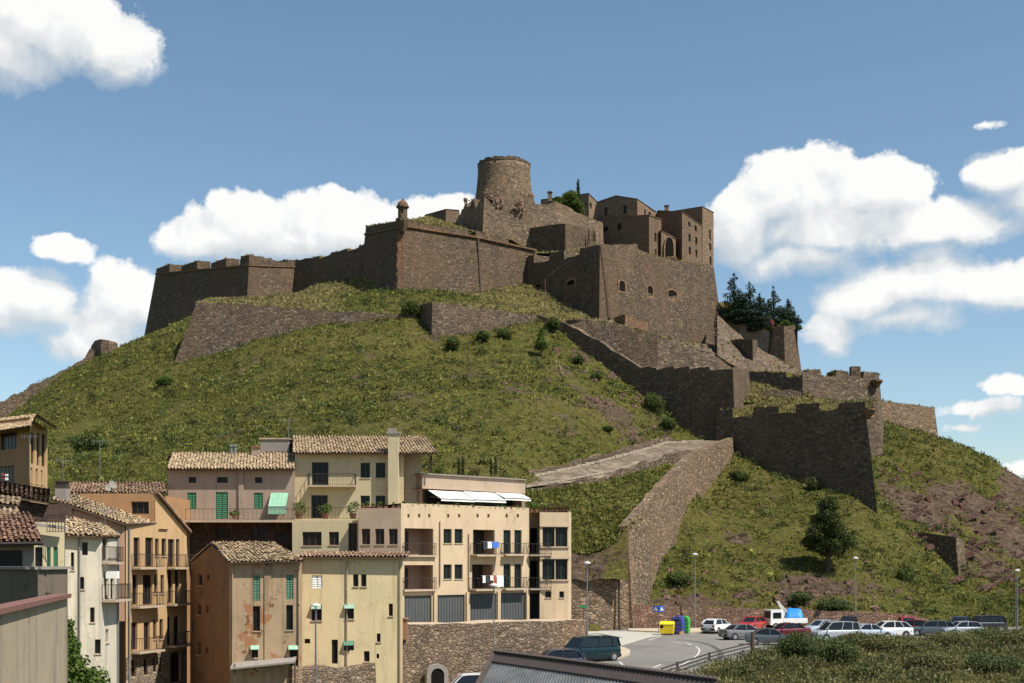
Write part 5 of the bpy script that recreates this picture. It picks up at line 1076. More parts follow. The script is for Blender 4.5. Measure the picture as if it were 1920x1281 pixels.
gs = house('house', 'small cream house with green shutters beside the red tiled roof', 'house', [(fgs, 62, 121, 980, -5, P_CREAM, [((66,1026,80,1063),'dark'),((88,1026,95,1063),'shut'),((100,1026,108.5,1063),'shut')])], 6)
q0, q1 = P(88,999,70.8), P(121,999,70.8); railing(gs, [q0, q1], .95, .15, .03)
q0 = P(55,982,70.4); q1 = P(122,990,71.5); m = MB(); m.bar(q0, q1, .3, .15); m.build('cornice', P_GREY, gs)
frr = Fac(-40, 61.5, 64, 61.5)
rd = house('house', 'low grey house with a red brown tile roof at the left edge', 'house', [(frr, -40, 64, 1019, -5, P_GREY, [((-20,1032,42,1063),'dark')])], 6)
tiles(rd, P(-50,1019,60.8), P(80,1017,60.8), P(58,966,66.5), P(-50,966,66.5), M_TILERED, 18, jit=.03); m = MB(); m.tube([P(-50,1021,60.7), P(81,1019,60.7)], .09, 8); m.build('gutter', M_RAIL, rd)
h3 = thing('house', 'brown walled house under crooked pale tiles between the ochre house and the red roof', 'house', P(45,990,82)); tiles(h3, P(-60,918,80), P(92,944,82), P(95,918,92), P(-60,893,92), M_TILE, 19, jit=.05)
m = MB(); a, b = P(-60,922,80.6), P(88,946,82.4); m.quad(Vector((a.x,a.y,-5)), Vector((b.x,b.y,-5)), b, a); m.quad(Vector((b.x,b.y,-5)), b, b+Vector((0,9,.5)), Vector((b.x,b.y+9,-5))); m.build('wall', P_BRICK, h3, recalc=False)
h4 = thing('house', 'lean-to with two short straw tile roofs below the brown walled house', 'house', P(15,965,73)); tiles(h4, P(-50,945,72), P(34,949,72), P(40,936,75), P(-50,930,75), M_TILE, 20, jit=.05); tiles(h4, P(-50,968,69), P(26,972,69), P(36,958,71.5), P(-50,955,71.5), M_TILE, 21, jit=.05)
m = MB(); a, b = P(-50,970,69.4), P(24,974,69.4); m.quad(Vector((a.x,a.y,-5)), Vector((b.x,b.y,-5)), b, a); a, b = P(-50,947,72.4), P(32,951,72.4); m.quad(Vector((a.x,a.y,-5)), Vector((b.x,b.y,-5)), b, a); m.build('wall', P_GREY, h4, recalc=False)
# television aerials
for px, py0, py1, D, lb in ((187,825,915,98,'tall television aerial on the red tile roof'),(118,860,935,88,'television aerial on the long pale roof'),(197,952,1010,82,'television aerial on the white house'),(541,785,825,112,'television aerial on the grey rooftop hut'),(55,815,900,104,'thin television aerial in front of the upper ochre house')):
    a, b = P(px,py1,D), P(px,py0,D); e = thing('aerial', lb, 'aerial', a, 'television aerials'); m = MB(); m.tube([a, b], .022, 5); m.build('mast', M_METAL, e); m = MB(); m.tube([b-Vector((.7,0,.15)), b+Vector((.7,0,-.15))], .012, 4)
    for k in range(7): c = b+Vector((-.6+.2*k,0,-.15)); m.tube([c-Vector((0,.0,.16)), c+Vector((0,0,.16))], .01, 4)
    m.build('antenna', M_METAL, e)
# --- rubble walls under the houses
S_RW = stone('coarse_rubble', (.27, .20, .14), 1.25, 1.0, joint=.65)
rw1, T, nr = wall('rubble_wall', 'coarse rubble retaining wall carrying the apartment building', 'wall', [(738,1172,97.8),(760,1172,98.5),(1094,1163,105),(1101,1163,114)], 9, .03, 3, [S_RW, M_SLAB], seed=41, jag=.06)
wall('rubble_wall', 'lower rubble wall with a broken stepped top under the yellow house', 'wall', [(548,1252,88.5),(640,1251,None),(723,1241,None),(735,1222,None),(744,1205,None),(748,1185,95)], 7, .03, 1.2, [S_RW, S_RW], seed=42, jag=.2)
fx = Fac(738, 97.5, 1094, 104.7); hole(rw1, fx.W(817,1272,.3), 1.1, 1.6, fx.n, name='arched_niche', frame=P_GREY, fw=.35)
for x, y, h, c, lb in ((748,1165,1.5,'S','wooden hatch of the small brick lean-to at the left end of the rubble wall'),):
    q = P(752,1168,98.8); e = thing('shed', 'small rusty lean-to at the left end of the rubble retaining wall', 'shed', (q.x, q.y, q.z-1.2)); m = MB(); m.box((q.x, q.y-.9, q.z-.4), (1.1, 1.0, 1.6)); m.build('wall', plaster('rusty_board', (.3, .16, .09), .5), e); m = MB(); m.bar(q+Vector((-.65,-.9,.55)), q+Vector((.65,-.9,.35)), 1.2, .06); m.build('roof', M_TERRA, e)
# --- concrete terrace house in the left foreground
f7 = Fac(-60, 38.5, 71, 36.5); f8 = Fac(71, 36.5, 127, 38)
fg_ = house('terrace_house', 'weathered concrete terrace walls with a dark red coping in the left foreground', 'building', [(f7, -60, 71, 1066, -5, P_CONCD, []), (f8, 71, 127, 1066, -5, P_CONCD, [])], .35)  # back walls in a darker concrete than the front parapet
m = MB(); m.bar(f7.at(0, f7.z(0,1065), -.15), f7.at(f7.L, f7.z(0,1065), -.15), .5, .08); m.bar(f8.at(0, f8.z(100,1065), -.15), f8.at(f8.L+.1, f8.z(100,1065), -.15), .5, .08); m.build('coping', P_GREY, fg_)
f9 = Fac(-20, 21.3, 125, 31.5); zc = f9.z(60, 1136)
m = MB(); facade(m, f9, 0, -5, f9.L, zc, []); e2 = f9.at(f9.L, zc); m.quad(e2, e2+Vector((-3.2,7,0)), Vector((e2.x-3.2, e2.y+7, -5)), Vector((e2.x, e2.y, -5))); m.build('parapet', P_CONC, fg_, recalc=False)
m = MB(); m.bar(f9.at(-.5, zc+.05, -.1), f9.at(f9.L+.03, zc+.05, -.1), .42, .1); m.build('coping', plain('red_coping', (.17, .08, .06), .9), fg_)
pl = P(160,1281,46); tree('shrub_tree', 'leafy shrub with glossy bright leaves climbing beside the concrete wall', Vector((pl.x, 46, .5)), 2, [(-.75,0,4.3,.4,.4,.5),(-.9,0,3.2,.5,.5,.6),(.3,0,2.4,.6,.6,.6),(1.3,0,1.0,.6,.6,.6),(-.7,0,3.6,.55,.5,.6),(-.55,0,2.9,.7,.6,.7),(-.3,0,2.2,.8,.7,.7),(.1,0,1.5,.9,.8,.7),(.5,0,1.0,.8,.8,.6),(-.6,0,1.4,.8,.8,.8),(.9,0,.6,.6,.6,.5)], M_LIME, 9000, .15, 'shrub', seed=5)
# --- dark roof in the foreground
M_SHEET = mat('corrugated_sheet', lambda t, p, b: t.mix(t.mr(t.noise(p, 1.3, 5, .65), .35, .7), (.10, .105, .10), (.19, .19, .185)), .6, .3)
rL, rR = P(927,1229,42), P(1345,1285,30.6); dn = Vector((-1.15,-5.6,-1.9)); lr = thing('roof', 'long dark corrugated roof with a brown ridge at the bottom of the picture', 'roof', rL-Vector((0,0,1)))
d_ = (rR-rL); n = int(d_.length/.09); V = []; Q = []
for i in range(n+1):
    p = rL+d_*(i/n); h = .025*math.cos(i*math.pi/1.0)
    for q in (p, p+dn): V.append((q.x, q.y, q.z+h))
for i in range(n): Q.append((2*i, 2*i+2, 2*i+3, 2*i+1))
fastmesh('sheeting', V, Q, M_SHEET, lr)
m = MB(); M_RIDGE = plain('ridge_brown', (.065, .048, .04), .8); k = dn.normalized()*.62; m.hexa([rL-Vector((0,0,.02)), rR-Vector((0,0,.02)), rR+k-Vector((0,0,.02)), rL+k-Vector((0,0,.02)), rL+Vector((0,0,.1)), rR+Vector((0,0,.1)), rR+k+Vector((0,0,.06)), rL+k+Vector((0,0,.06))]); m.build('ridge', M_RIDGE, lr)
m = MB(); 
for i in range(64): p = rL+d_*((i+.5)/64)+Vector((0,0,.12)); m.tube([p-k*.12, p+k*.12], .075, 6)
m.build('ridge_tiles', M_RIDGE, lr)
m = MB(); bk = Vector((1.15,5.0,-1.9)); m.quad(rL, rR, rR+bk, rL+bk); m.quad(rL, rL+dn, Vector((rL.x+dn.x, rL.y+dn.y, -5)), Vector((rL.x, rL.y, -5))); m.quad(rL, rL+bk, Vector((rL.x+bk.x, rL.y+bk.y, -5)), Vector((rL.x, rL.y, -5))); m.build('wall', P_CONC, lr, recalc=False)
m = MB(); m.bar(rL+Vector((0,0,.08)), rL+dn+Vector((0,0,.08)), .14, .1); m.build('verge', M_RIDGE, lr)

# potted cypresses and closed parasols behind the long rooftop parapet
for px, lb in ((860,'left one of the first pair of dark potted cypresses on the apartment roof'),(868,'right one of the first pair of dark potted cypresses on the apartment roof'),(921,'left one of the second pair of dark potted cypresses on the apartment roof'),(929,'right one of the second pair of dark potted cypresses on the apartment roof')):
    b = P(px, 893, 116); tree('cypress_tree', lb, b, 1.0, [(0,0,.3+.25*k,.19-.012*k,.19-.012*k,.25) for k in range(6)], M_FIR, 420, .1, seed=px, tr=.03, group='potted cypresses on the apartment roof')
for px, lb, m_ in ((822,'yellow green shrub behind the left end of the rooftop parapet',M_LIME),(895,'low yellow flowering shrub between the potted cypresses',M_TUFTD)):
    bush('bush', lb, px, 115, .6, 1.0, m_, 500, .16, base=P(px,893,115))
# ------------------------------------------------------------------ ramp, road and car park
def G(px, py, z=0):           # point on the level ground z seen at a pixel
    D = (CZ-z)*F/(py-HY); return Vector(((px-CX)/F*D, D, z))
# ramp retaining wall: runs from the street up to the gate, face to the right
def rampwall():
    top = [(1176,985,136.0),(1200,958,141),(1232,920,149),(1266,884,157),(1300,850,166.5),(1340,834,173.5),(1374,822,180)]
    T = [P(*q) for q in top]; m = MB(); rows = []; g = random.Random(3); fine = []
    for a, b in zip(T[:-1], T[1:]):
        k = max(1, int((b-a).length/1.5)); fine += [a.lerp(b, i/k) for i in range(k)]
    fine.append(T[-1])
    for i, a in enumerate(fine):
        d = (fine[min(i+1, len(fine)-1)]-fine[max(i-1, 0)]); d.z = 0; d.normalize(); n = Vector((d.y, -d.x, 0))
        zt = a.z+g.uniform(-.12, .12); zb = -.5 if i < 4 else gz(a.x, a.y)-6; rows.append((Vector((a.x, a.y, zt)), Vector((a.x, a.y, zb))+n*(zt-zb)*.06, Vector((a.x, a.y, zt))-n*.9, Vector((a.x, a.y, zb))-n*.9))
    for r0, r1 in zip(rows[:-1], rows[1:]):
        m.quad(r0[1], r1[1], r1[0], r0[0]); m.quad(r0[0], r1[0], r1[2], r0[2], 1); m.quad(r1[3], r0[3], r0[2], r1[2])
    for r in (rows[0], rows[-1]): m.quad(r[0], r[1], r[3], r[2])
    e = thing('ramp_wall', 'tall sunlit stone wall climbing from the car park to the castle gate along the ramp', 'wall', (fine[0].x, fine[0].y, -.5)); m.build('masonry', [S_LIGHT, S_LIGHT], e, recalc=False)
rampwall()
wall('retaining_wall', 'brown stone retaining wall with a pipe between the apartment wing and the ramp', 'wall', [(1020,1084,131.5),(1120,1084,133),(1178,1085,134.5)], 12, .04, 2, [S_LIGHT, M_TURF], seed=51, jag=.1)
cm = MB(); a = P(1160,1088,134); cm.tube([a+Vector((0,-.4,0)), Vector((a.x, a.y-.8, 0))], .12, 8); cm.tube([a+Vector((-3.8,-.25,.05)), a+Vector((0,-.4,0))], .08, 6)
props(cm.build('drainpipe', M_RAIL), 'long dark drainpipe down the brown stone wall left of the ramp', 'drainpipe')
wall('retaining_wall', 'long low reddish stone wall behind the row of parked cars', 'wall', [(1184,1134,136.2),(1300,1138,137),(1500,1142,138),(1700,1152,139),(1762,1166,139.5),(1840,1172,140)], 6.5, .03, 1.2, [stone('carpark_stone', (.27, .17, .12), 1.1, 1.0), M_TURF], seed=52, jag=.1)
M_PATH = mat('ramp_paving', lambda t, p, b: t.mix(t.mr(t.noise(p, .9, 6, .7), .42, .62), t.mix(t.mr(t.noise(p, .25, 3, .6), .4, .6), (.155, .118, .083), (.23, .18, .128)), (.10, .078, .055)), .95, .1)
sheet('path', [[(960,925,141),(1000,912,143),(1070,906,147),(1150,893,154),(1225,868,163),(1285,850,170),(1340,833,176),(1376,826,181.5)], [(960,905,146),(1000,896,148),(1080,878,155),(1160,858,164),(1215,843,172),(1250,832,178),(1310,827,184),(1376,822,187)]], M_PATH, 120, 10, .1)
# kerb lines and low walls of the path
S_KERB = plain('pale_kerb_stone', (.30, .245, .18), .9, var=.3)
def stonerow(name, label, cat, row, h, w_, m_, seed=0, gap=1.0):
    g = random.Random(seed); m = MB(); pts_ = [P(*q) for q in row]
    for a, b in zip(pts_[:-1], pts_[1:]):
        n = max(1, int((b-a).length/gap)); d = (b-a)/n; 
        for i in range(n): p = a+d*i; q = a+d*(i+.94); hh = h*g.uniform(.7, 1.2); m.bar(p+Vector((0,0,hh*.3)), q+Vector((0,0,hh*.3)), w_*g.uniform(.8, 1.1), hh)
    o = m.build(name, m_); return props(o, label, cat)
stonerow('kerb', 'pale kerb line along the uphill edge of the castle ramp', 'kerb', [(992,896,148),(1080,877,155),(1160,857,164),(1215,842,172),(1250,831,178),(1318,828,184)], .3, .35, S_KERB, 1)
stonerow('kerb', 'pale worn kerb line in the middle of the castle ramp', 'kerb', [(985,914,142),(1070,899,148.5),(1150,884,156),(1215,862,166),(1262,845,173)], .18, .3, S_KERB, 2)
wall('low_wall', 'low tumbled stone wall above the castle ramp at the foot of the grass slope', 'wall', [(975,891,149),(1080,866,156),(1160,844,165),(1215,827,173),(1262,820,180)], 3.2, .05, .6, [S_OLD, S_OLD], seed=53, jag=.22)
wall('low_wall', 'ruined low wall along the lower edge of the ramp path', 'wall', [(985,919,142.2),(1045,909,145.6),(1090,901,148.6),(1150,888,153.8),(1210,868,160.5),(1262,851,166.5),(1296,842,170)], 2.6, .05, .6, [S_OLD, S_OLD], seed=54, jag=.25)
M_ROCK = grass_ground('dark_rock'); 
def rocks(name, label, cen, n, sp, sz, m_, seed, tilt=0):
    g = random.Random(seed); m = MB()
    for k in range(n):
        c = cen+Vector((g.uniform(-sp[0], sp[0]), g.uniform(-sp[1], sp[1]), 0)); c.z = gz(c.x, c.y)+g.uniform(-.2, .25)*sz; s = sz*g.uniform(.5, 1.3); vs = []
        for z in (-.6, .5):
            for j in range(6): a = j*math.pi/3+g.uniform(-.3, .3); r = s*g.uniform(.5, .9)*(.8 if z > 0 else 1); vs.append((c.x+r*math.cos(a)*1.4, c.y+r*math.sin(a), c.z+z*s*g.uniform(.5, 1)+tilt*r*math.cos(a)))
        m.add(vs, [(0,1,2,3,4,5),(11,10,9,8,7,6)]+[(j, (j+1) % 6, 6+(j+1) % 6, 6+j) for j in range(6)])
    return props(m.build(name, m_), label, 'rock', kind='stuff')
S_ROCK = stone('scree_rock', (.20, .125, .10), .8, .8); S_ROCKD = stone('strata_rock', (.15, .09, .07), .8, .8)
rocks('rock', 'loose reddish rocks on the scree below the diagonal wall', ground_at(1130,190), 60, (9, 9), .55, S_ROCK, 1); rocks('rock', 'scattered rocks near the stepped wall foot', ground_at(1170,176), 50, (10, 8), .4, S_ROCK, 2)
rocks('rock', 'scattered stones on the main grass slope', ground_at(900,172), 60, (30, 22), .4, S_ROCK, 3); rocks('rock', 'stones on the slope right of the ramp wall', ground_at(1420,160), 80, (14, 16), .35, S_ROCK, 5)
rocks('rock', 'rocks sticking out of the earth above the car park wall', ground_at(1440,144), 90, (17, 4), .5, S_ROCK, 6)
rocks('rock', 'dark broken rocks on the right hillside beside the small ruin', ground_at(1840,180), 130, (13, 18), .6, S_ROCKD, 7)
rocks('rock', 'dark rocks on the steep bank under the dark lower bastion corner', ground_at(1730,185), 70, (9, 14), .45, S_ROCKD, 8)
# tilted strata ledges on the right hillside
g = random.Random(9); m = MB()
for k in range(50):
    px = g.uniform(1700, 1960); t = g.random(); D = 158+t*42; c = ground_at(px, D); 
    if (px-1700)*.35+ (D-158)*-1.0 > 75: continue
    L = g.uniform(.8, 3.8); h = g.uniform(.2, .7); d = Vector((.86, g.uniform(-.2,.3), .42+g.uniform(-.15,.12))).normalized(); c += Vector((0, -.2, .1))
    m.bar(c-d*L/2, c+d*L/2, g.uniform(.8, 1.6), h)
props(m.build('rock_ledges', S_ROCKD), 'dark tilted rock ledges breaking through the right hillside', 'rock', kind='stuff')
# asphalt, pavements, markings
def surf(name, pts_, z, m_, kind='structure'):
    m = MB(); m.poly([(p.x, p.y, z) for p in pts_]); return props(m.build(name, m_, recalc=False), kind=kind)
def asph(t, p, b):
    n = t.noise(p, .5, 5, .6); n2 = t.noise(p, 30, 3, .7); n3 = t.noise(t.vmath('MULTIPLY', p, (.3, 1, 1)), .35, 4, .6)
    col = t.mix(t.mr(n, .3, .7), (.14, .132, .12), (.20, .187, .165)); col = t.mix(t.mr(n3, .55, .72, 0, .45), col, (.085, .08, .075)); 
    pt_ = t.noise(t.vmath('MULTIPLY', p, (.5, 1, 1)), .13, 2, .5, .6); col = t.mix(t.mr(pt_, .57, .575, 0, .4), col, (.10, .095, .088)); st_ = t.noise(p, .9, 5, .7); col = t.mix(t.mr(st_, .62, .72, 0, .6), col, (.07, .066, .06))
    return t.mix(t.mr(n2, .3, .7, 0, .3), col, (.24, .22, .19))
M_ASPH = mat('asphalt', asph, .9, .25); M_CONCR = plaster('pale_concrete_road', (.42, .40, .34), .35); M_PAVE = plaster('sand_pavement', (.46, .38, .27), .3); M_MARK = plain('worn_white_paint', (.55, .53, .48), .7, var=.25); M_SKID = plain('tyre_marks', (.075, .07, .065), .9)
surf('road', [Vector((3,60,0)), Vector((75,60,0)), Vector((85,140.5,0)), Vector((10,138.5,0)), Vector((3,112,0))], 0.0, M_ASPH)
surf('access_road', [G(1060,1183), G(1225,1184), G(1262,1188), G(1215,1196), G(1165,1211), G(1120,1213), G(1060,1214)], .004, M_CONCR)
def slab(name, pts_, h, m_):
    m = MB(); n = len(pts_); m.poly([(p.x, p.y, h) for p in pts_])
    for i in range(n): a, b = pts_[i], pts_[(i+1) % n]; m.quad((a.x,a.y,-.2), (b.x,b.y,-.2), (b.x,b.y,h), (a.x,a.y,h))
    return props(m.build(name, m_, recalc=False), kind='structure')
slab('pavement', [G(1060,1216), G(1110,1212), G(1150,1213), G(1172,1217), G(1182,1222), G(1180,1229), G(1160,1236), G(1140,1239), G(1060,1238)], .13, M_PAVE)
slab('pavement', [G(1178,1180.5), G(1290,1179.5), G(1760,1178.2), G(1760,1180.4), G(1480,1183), G(1330,1186), G(1268,1187.5), G(1178,1184)], .12, M_PAVE)
slab('verge', [G(1255,1272), G(1410,1230), G(1450,1219), G(1530,1213), G(1600,1211), G(1600,1216), G(1480,1224), G(1412,1238), G(1290,1278)], .12, M_CONCR)
def stripe(pxs, w_, m_=None, z=.008, name='road_marking'):
    m = MB(); P_ = [G(*q) for q in pxs]
    for a, b in zip(P_[:-1], P_[1:]):
        d = (b-a).normalized(); n = Vector((-d.y, d.x, 0))*w_/2; m.quad((a-n)+Vector((0,0,z)), (a+n)+Vector((0,0,z)), (b+n)+Vector((0,0,z)), (b-n)+Vector((0,0,z)))
    props(m.build(name, m_ or M_MARK, recalc=False), kind='structure')
arc = [(1309,1215),(1312,1220),(1308,1228),(1298,1236),(1282,1245),(1262,1253)]; stripe(arc, .12)
stripe([(1304,1212),(1309,1215)], .12); 
for a, b in (((1287,1206),(1297,1209.5)),((1262,1203.5),(1275,1205)),((1240,1246),(1225,1252)),((1212,1256),(1196,1262)),((1215,1201),(1240,1193)),((1247,1190),(1262,1190)),((1161,1241),(1176,1254)),((1293,1190),(1315,1188)),((1326,1193),(1356,1192)),((1356,1203),(1376,1202)),((1503,1202),(1496,1210)),((1080,1204),(1120,1194))): stripe([a, b], .14)
stripe([(1268,1200),(1290,1201),(1315,1205),(1335,1211),(1348,1219),(1352,1228),(1349,1237)], .45, M_SKID, .006, 'tyre_marks')
stripe([(1090,1192),(1120,1188),(1165,1196)], .5, M_SKID, .007, 'tyre_marks')
# guard rail
e = thing('guard_rail', 'dark low guard rail curving along the near side of the road', 'railing', G(1300,1258)); rp = [(1240,1273),(1270,1262),(1300,1252),(1330,1242),(1360,1233),(1410,1220),(1440,1214),(1475,1209)]
W_ = [G(*q)+Vector((0,0,.12)) for q in rp]
for h in (.25, .5):
    m = MB()
    for a, b in zip(W_[:-1], W_[1:]): m.bar(a+Vector((0,0,h)), b+Vector((0,0,h)), .07, .09)
    m.build('rail', M_RAIL, e)
for q in (W_[1],W_[3],W_[5],W_[7]): m = MB(); m.box((q.x, q.y, q.z+.3), (.14, .14, .6)); m.build('post', M_RAIL, e)
q = G(1411,1238); m = MB(); m.tube([q, q+Vector((0,0,2.05))], [.16,.14], 8); props(m.build('wooden_post', M_EAVE), 'short thick brown wooden post beside the guard rail', 'post')
# street lamps
M_RIMW = plain('lamp_enamel', (.5, .5, .48), .5)
def lamp(label, px, D, h, zb=0, r=.07):
    b = P(px, 1050, D); b.z = zb; e = thing('street_lamp', label, 'street lamp', b, 'street lamps'); m = MB(); m.tube([b, b+Vector((0,0,h*.25)), b+Vector((0,0,h))], [r*1.3, r, r*.65], 8); m.build('pole', M_METAL, e)
    m = MB(); t = b+Vector((0,0,h)); m.tube([t, t+Vector((0,0,.12))], .05, 6); m.lathe(t+Vector((0,0,.1)), [(.1, 0), (.32, .05), (.30, .13), (.12, .22), (.03, .24)], 12); m.build('lamp_head', M_RIMW, e); return e
lamp('street lamp in front of the stone wall right of the apartment wing', 1101, 109, 6.85); lamp('tall street lamp behind the bins, left of the white hatchback', 1303, 136, 7.7); lamp('street lamp behind the dark parked cars right of the truck', 1604, 136, 7.3); lamp('street lamp at the right edge of the picture', 1907, 134, 6.0)
lamp('slim street lamp standing in front of the yellow house', 592, 82, 7.5, -3.3); lamp('slim lamp pole in front of the garage doors', 926, 86, 8.0, -2.6, .05)
def pole(label, px, D, h, wood=True, z=None, grp=None):
    b = ground_at(px, D); 
    if z is not None: b.z = z
    m = MB(); m.tube([b-Vector((0,0,.5)), b+Vector((0,0,h))], [.09,.06], 8); m.bar(b+Vector((-.3,0,h-.35)), b+Vector((.3,0,h-.35)), .05); o = m.build('utility_pole', M_EAVE if wood else M_METAL); return props(o, label, 'pole', grp), b+Vector((0,0,h))
pole('thin wooden pole standing in the middle of the grass hillside', 877, 176, 6.8); o, t1 = pole('thin pole on the dry terrace left of the great bastion', 1022, 213, 6.0, z=P(1022,590,213).z); pole('tall dark wooden pole at the right edge of the hillside', 1903, 141, 8.0)
m = MB(); m.tube([t1, P(1055,497,228), P(1088,480,236)], .018, 4); props(m.build('cable', M_RAIL), 'thin cable running from the terrace pole to the bastion top', 'cable')
# crossing sign
b = G(1235,1188); e = thing('road_sign', 'pair of blue square crossing signs on one pole by the bins', 'road sign', b); m = MB(); m.tube([b, b+Vector((0,0,2.75))], .04, 6); m.build('pole', M_METAL, e)
M_SIGN = plain('sign_blue', (.03, .10, .38), .5, var=.05); M_SIGNW = plain('sign_white', (.75, .75, .75), .5, var=.03)
for k, (dx, rz) in enumerate(((-.3, -.35), (.3, .35))):
    m = MB(); c = b+Vector((dx, -.06, 2.45)); m.box(c, (.56, .03, .6), rz); s = m.build('sign_plate', M_SIGN, e); m = MB(); u = Vector((math.cos(rz), math.sin(rz), 0)); n = Vector((math.sin(rz), -math.cos(rz), 0))*.02
    m.add([c+n-u*.2-Vector((0,0,.17)), c+n+u*.2-Vector((0,0,.17)), c+n+Vector((0,0,.2))], [(0,1,2)]); m.build('symbol', M_SIGNW, s, recalc=False)
    m = MB(); q = c+n*1.4-Vector((0,0,.04)); m.bar(q+Vector((0,0,.1)), q-Vector((0,0,.02)), .04, .01); m.bar(q-Vector((0,0,.02)), q-Vector((0,0,.13))+u*.05, .03, .01); m.bar(q-Vector((0,0,.02)), q-Vector((0,0,.13))-u*.05, .03, .01); m.build('figure', M_RAIL, s)
b = P(1094,1180,118); b.z = 0; e = thing('road_sign', 'small green direction sign on a thin pole by the apartment wing', 'road sign', b); m = MB(); m.tube([b, b+Vector((0,0,3.2))], .04, 6); m.build('pole', M_RAIL, e); m = MB(); m.box(b+Vector((0,-.06,3.0)), (.75,.04,.22)); m.build('sign_plate', plain('sign_green', (.02,.2,.08), .5), e)
# recycling bins
def binbox(label, px, py, w_, d, h, c, rz, kind):
    b = G(px, py); e = thing('recycling_bin', label, 'recycling bin', b, 'recycling bins beside the crossing sign'); m = MB(); ca, sa = math.cos(rz), math.sin(rz)
    def L(x, y, z): return (b.x+x*ca-y*sa, b.y+x*sa+y*ca, z)
    M_ = plain('bin_'+kind, c, .45, .5, var=.07)
    if kind == 'yellow':
        m.hexa([L(-w_/2*.9,-d/2*.9,.15), L(w_/2*.9,-d/2*.9,.15), L(w_/2*.9,d/2*.9,.15), L(-w_/2*.9,d/2*.9,.15), L(-w_/2,-d/2,h*.8), L(w_/2,-d/2,h*.8), L(w_/2,d/2,h*.8), L(-w_/2,d/2,h*.8)]); m.build('body', M_, e)
        m = MB(); m.hexa([L(-w_/2*1.04,-d/2*1.06,h*.8), L(w_/2*1.04,-d/2*1.06,h*.8), L(w_/2*1.04,d/2*1.04,h*.8), L(-w_/2*1.04,d/2*1.04,h*.8), L(-w_/2*.95,-d/2*.6,h), L(w_/2*.95,-d/2*.6,h), L(w_/2*.95,d/2*.8,h), L(-w_/2*.95,d/2*.8,h)]); l = m.build('lid', M_, e)
        m = MB(); m.add([L(-.45+.17*math.cos(t), -d/2*1.0-.03, h*.62+.17*math.sin(t)) for t in [k*math.pi/6 for k in range(12)]], [tuple(range(12))]); m.build('opening', M_DARK, e, recalc=False)
        for x in (-.35*w_, .35*w_): m = MB(); m.box(L(x, -d*.3, .08), (.12, .2, .16), rz); m.build('wheel', M_RAIL, e)
    else:
        prof = [(-w_/2, .1), (w_/2, .1), (w_/2*1.02, h*.72), (w_/2*.8, h*.93), (w_/2*.3, h), (-w_/2*.3, h), (-w_/2*.8, h*.93), (-w_/2*1.02, h*.72)]; n = len(prof); A_ = [L(x, -d/2, z) for x, z in prof]; B_ = [L(x, d/2, z) for x, z in prof]
        m.add(A_+B_, [tuple(range(n)), tuple(range(2*n-1, n-1, -1))]+[(i, (i+1) % n, n+(i+1) % n, n+i) for i in range(n)]); m.build('body', M_, e)
        for zz in (.35, .7, 1.05): m = MB(); m.bar(L(-w_/2*1.03,-d/2-.01,zz), L(w_/2*1.03,-d/2-.01,zz), .04, .05); m.build('rib', M_, e)
        m = MB(); m.box(L(0, -d/2-.012, h*.78), (w_*.55, .03, .14), rz); m.build('opening', M_DARK, e)
binbox('yellow recycling bin with a flat lid, nearest of the three', 1251, 1190.5, 1.35, 1.1, 1.32, (.78,.55,.01), -.25, 'yellow'); binbox('dark blue recycling bin between the yellow and the green one', 1271, 1189, 1.1, 1.9, 1.78, (.04,.05,.22), -.3, 'blue'); binbox('bright green recycling bin at the right end', 1284.5, 1187.5, .85, 1.1, 1.7, (.05,.38,.06), -.3, 'green')
q = G(1277,1190); m = MB(); m.box((q.x, q.y, .15), (.5,.35,.3), .4); m.box((q.x+.05, q.y, .33), (.46,.08,.06), .9); props(m.build('cardboard_box', plain('cardboard', (.35,.22,.12), .9)), 'flattened brown cardboard box lying before the blue bin', 'box')
# ------------------------------------------------------------------ vehicles
M_TYRE = plain('tyre', (.018, .018, .018), .9); M_RIM = plain('rim', (.42, .42, .43), .35, .5, .6); M_CGL = mat('car_glass', lambda t, p, b: (.012, .015, .018), .08, .35); M_LAMPW = plain('headlight_glass', (.6, .62, .62), .15, .6); M_LAMPR = plain('tail_light_red', (.35, .015, .01), .2, .6); M_PLATE = plain('number_plate', (.6, .6, .55), .5); M_BUMP = plain('dark_bumper', (.04, .04, .042), .6)
def paint(name, c, metal=.25): 
    m = plain('paint_'+name, c, .28, .6, metal, .06)
    b = [n for n in m.node_tree.nodes if n.type == 'BSDF_PRINCIPLED'][0]; b.inputs['Coat Weight'].default_value = .3; b.inputs['Coat Roughness'].default_value = .06; return m
SHAPES = { # L, W, H, hood z, belt z, [x of cabin base front, roof front, roof rear, cabin base rear], rear deck z ; x runs forward
 'hatch': (3.9, 1.66, 1.42, .86, .93, (1.02, .30, -1.45, -1.85), .95), 'sedan': (4.4, 1.70, 1.40, .82, .90, (1.05, .30, -1.0, -1.62), .96),
 'mpv': (4.2, 1.75, 1.78, 1.0, 1.08, (1.35, .62, -1.9, -2.03), 1.1), 'suv': (4.5, 1.85, 1.75, 1.05, 1.12, (1.05, .45, -1.9, -2.15), 1.12), 'estate': (4.5, 1.72, 1.44, .84, .92, (1.05, .35, -1.75, -2.12), .95),
 'crossover': (4.4, 1.8, 1.6, .98, 1.06, (1.15, .4, -1.5, -2.05), 1.08), 'van': (4.85, 1.9, 1.95, 1.12, 1.15, (1.95, 1.15, -2.2, -2.38), 1.15)}
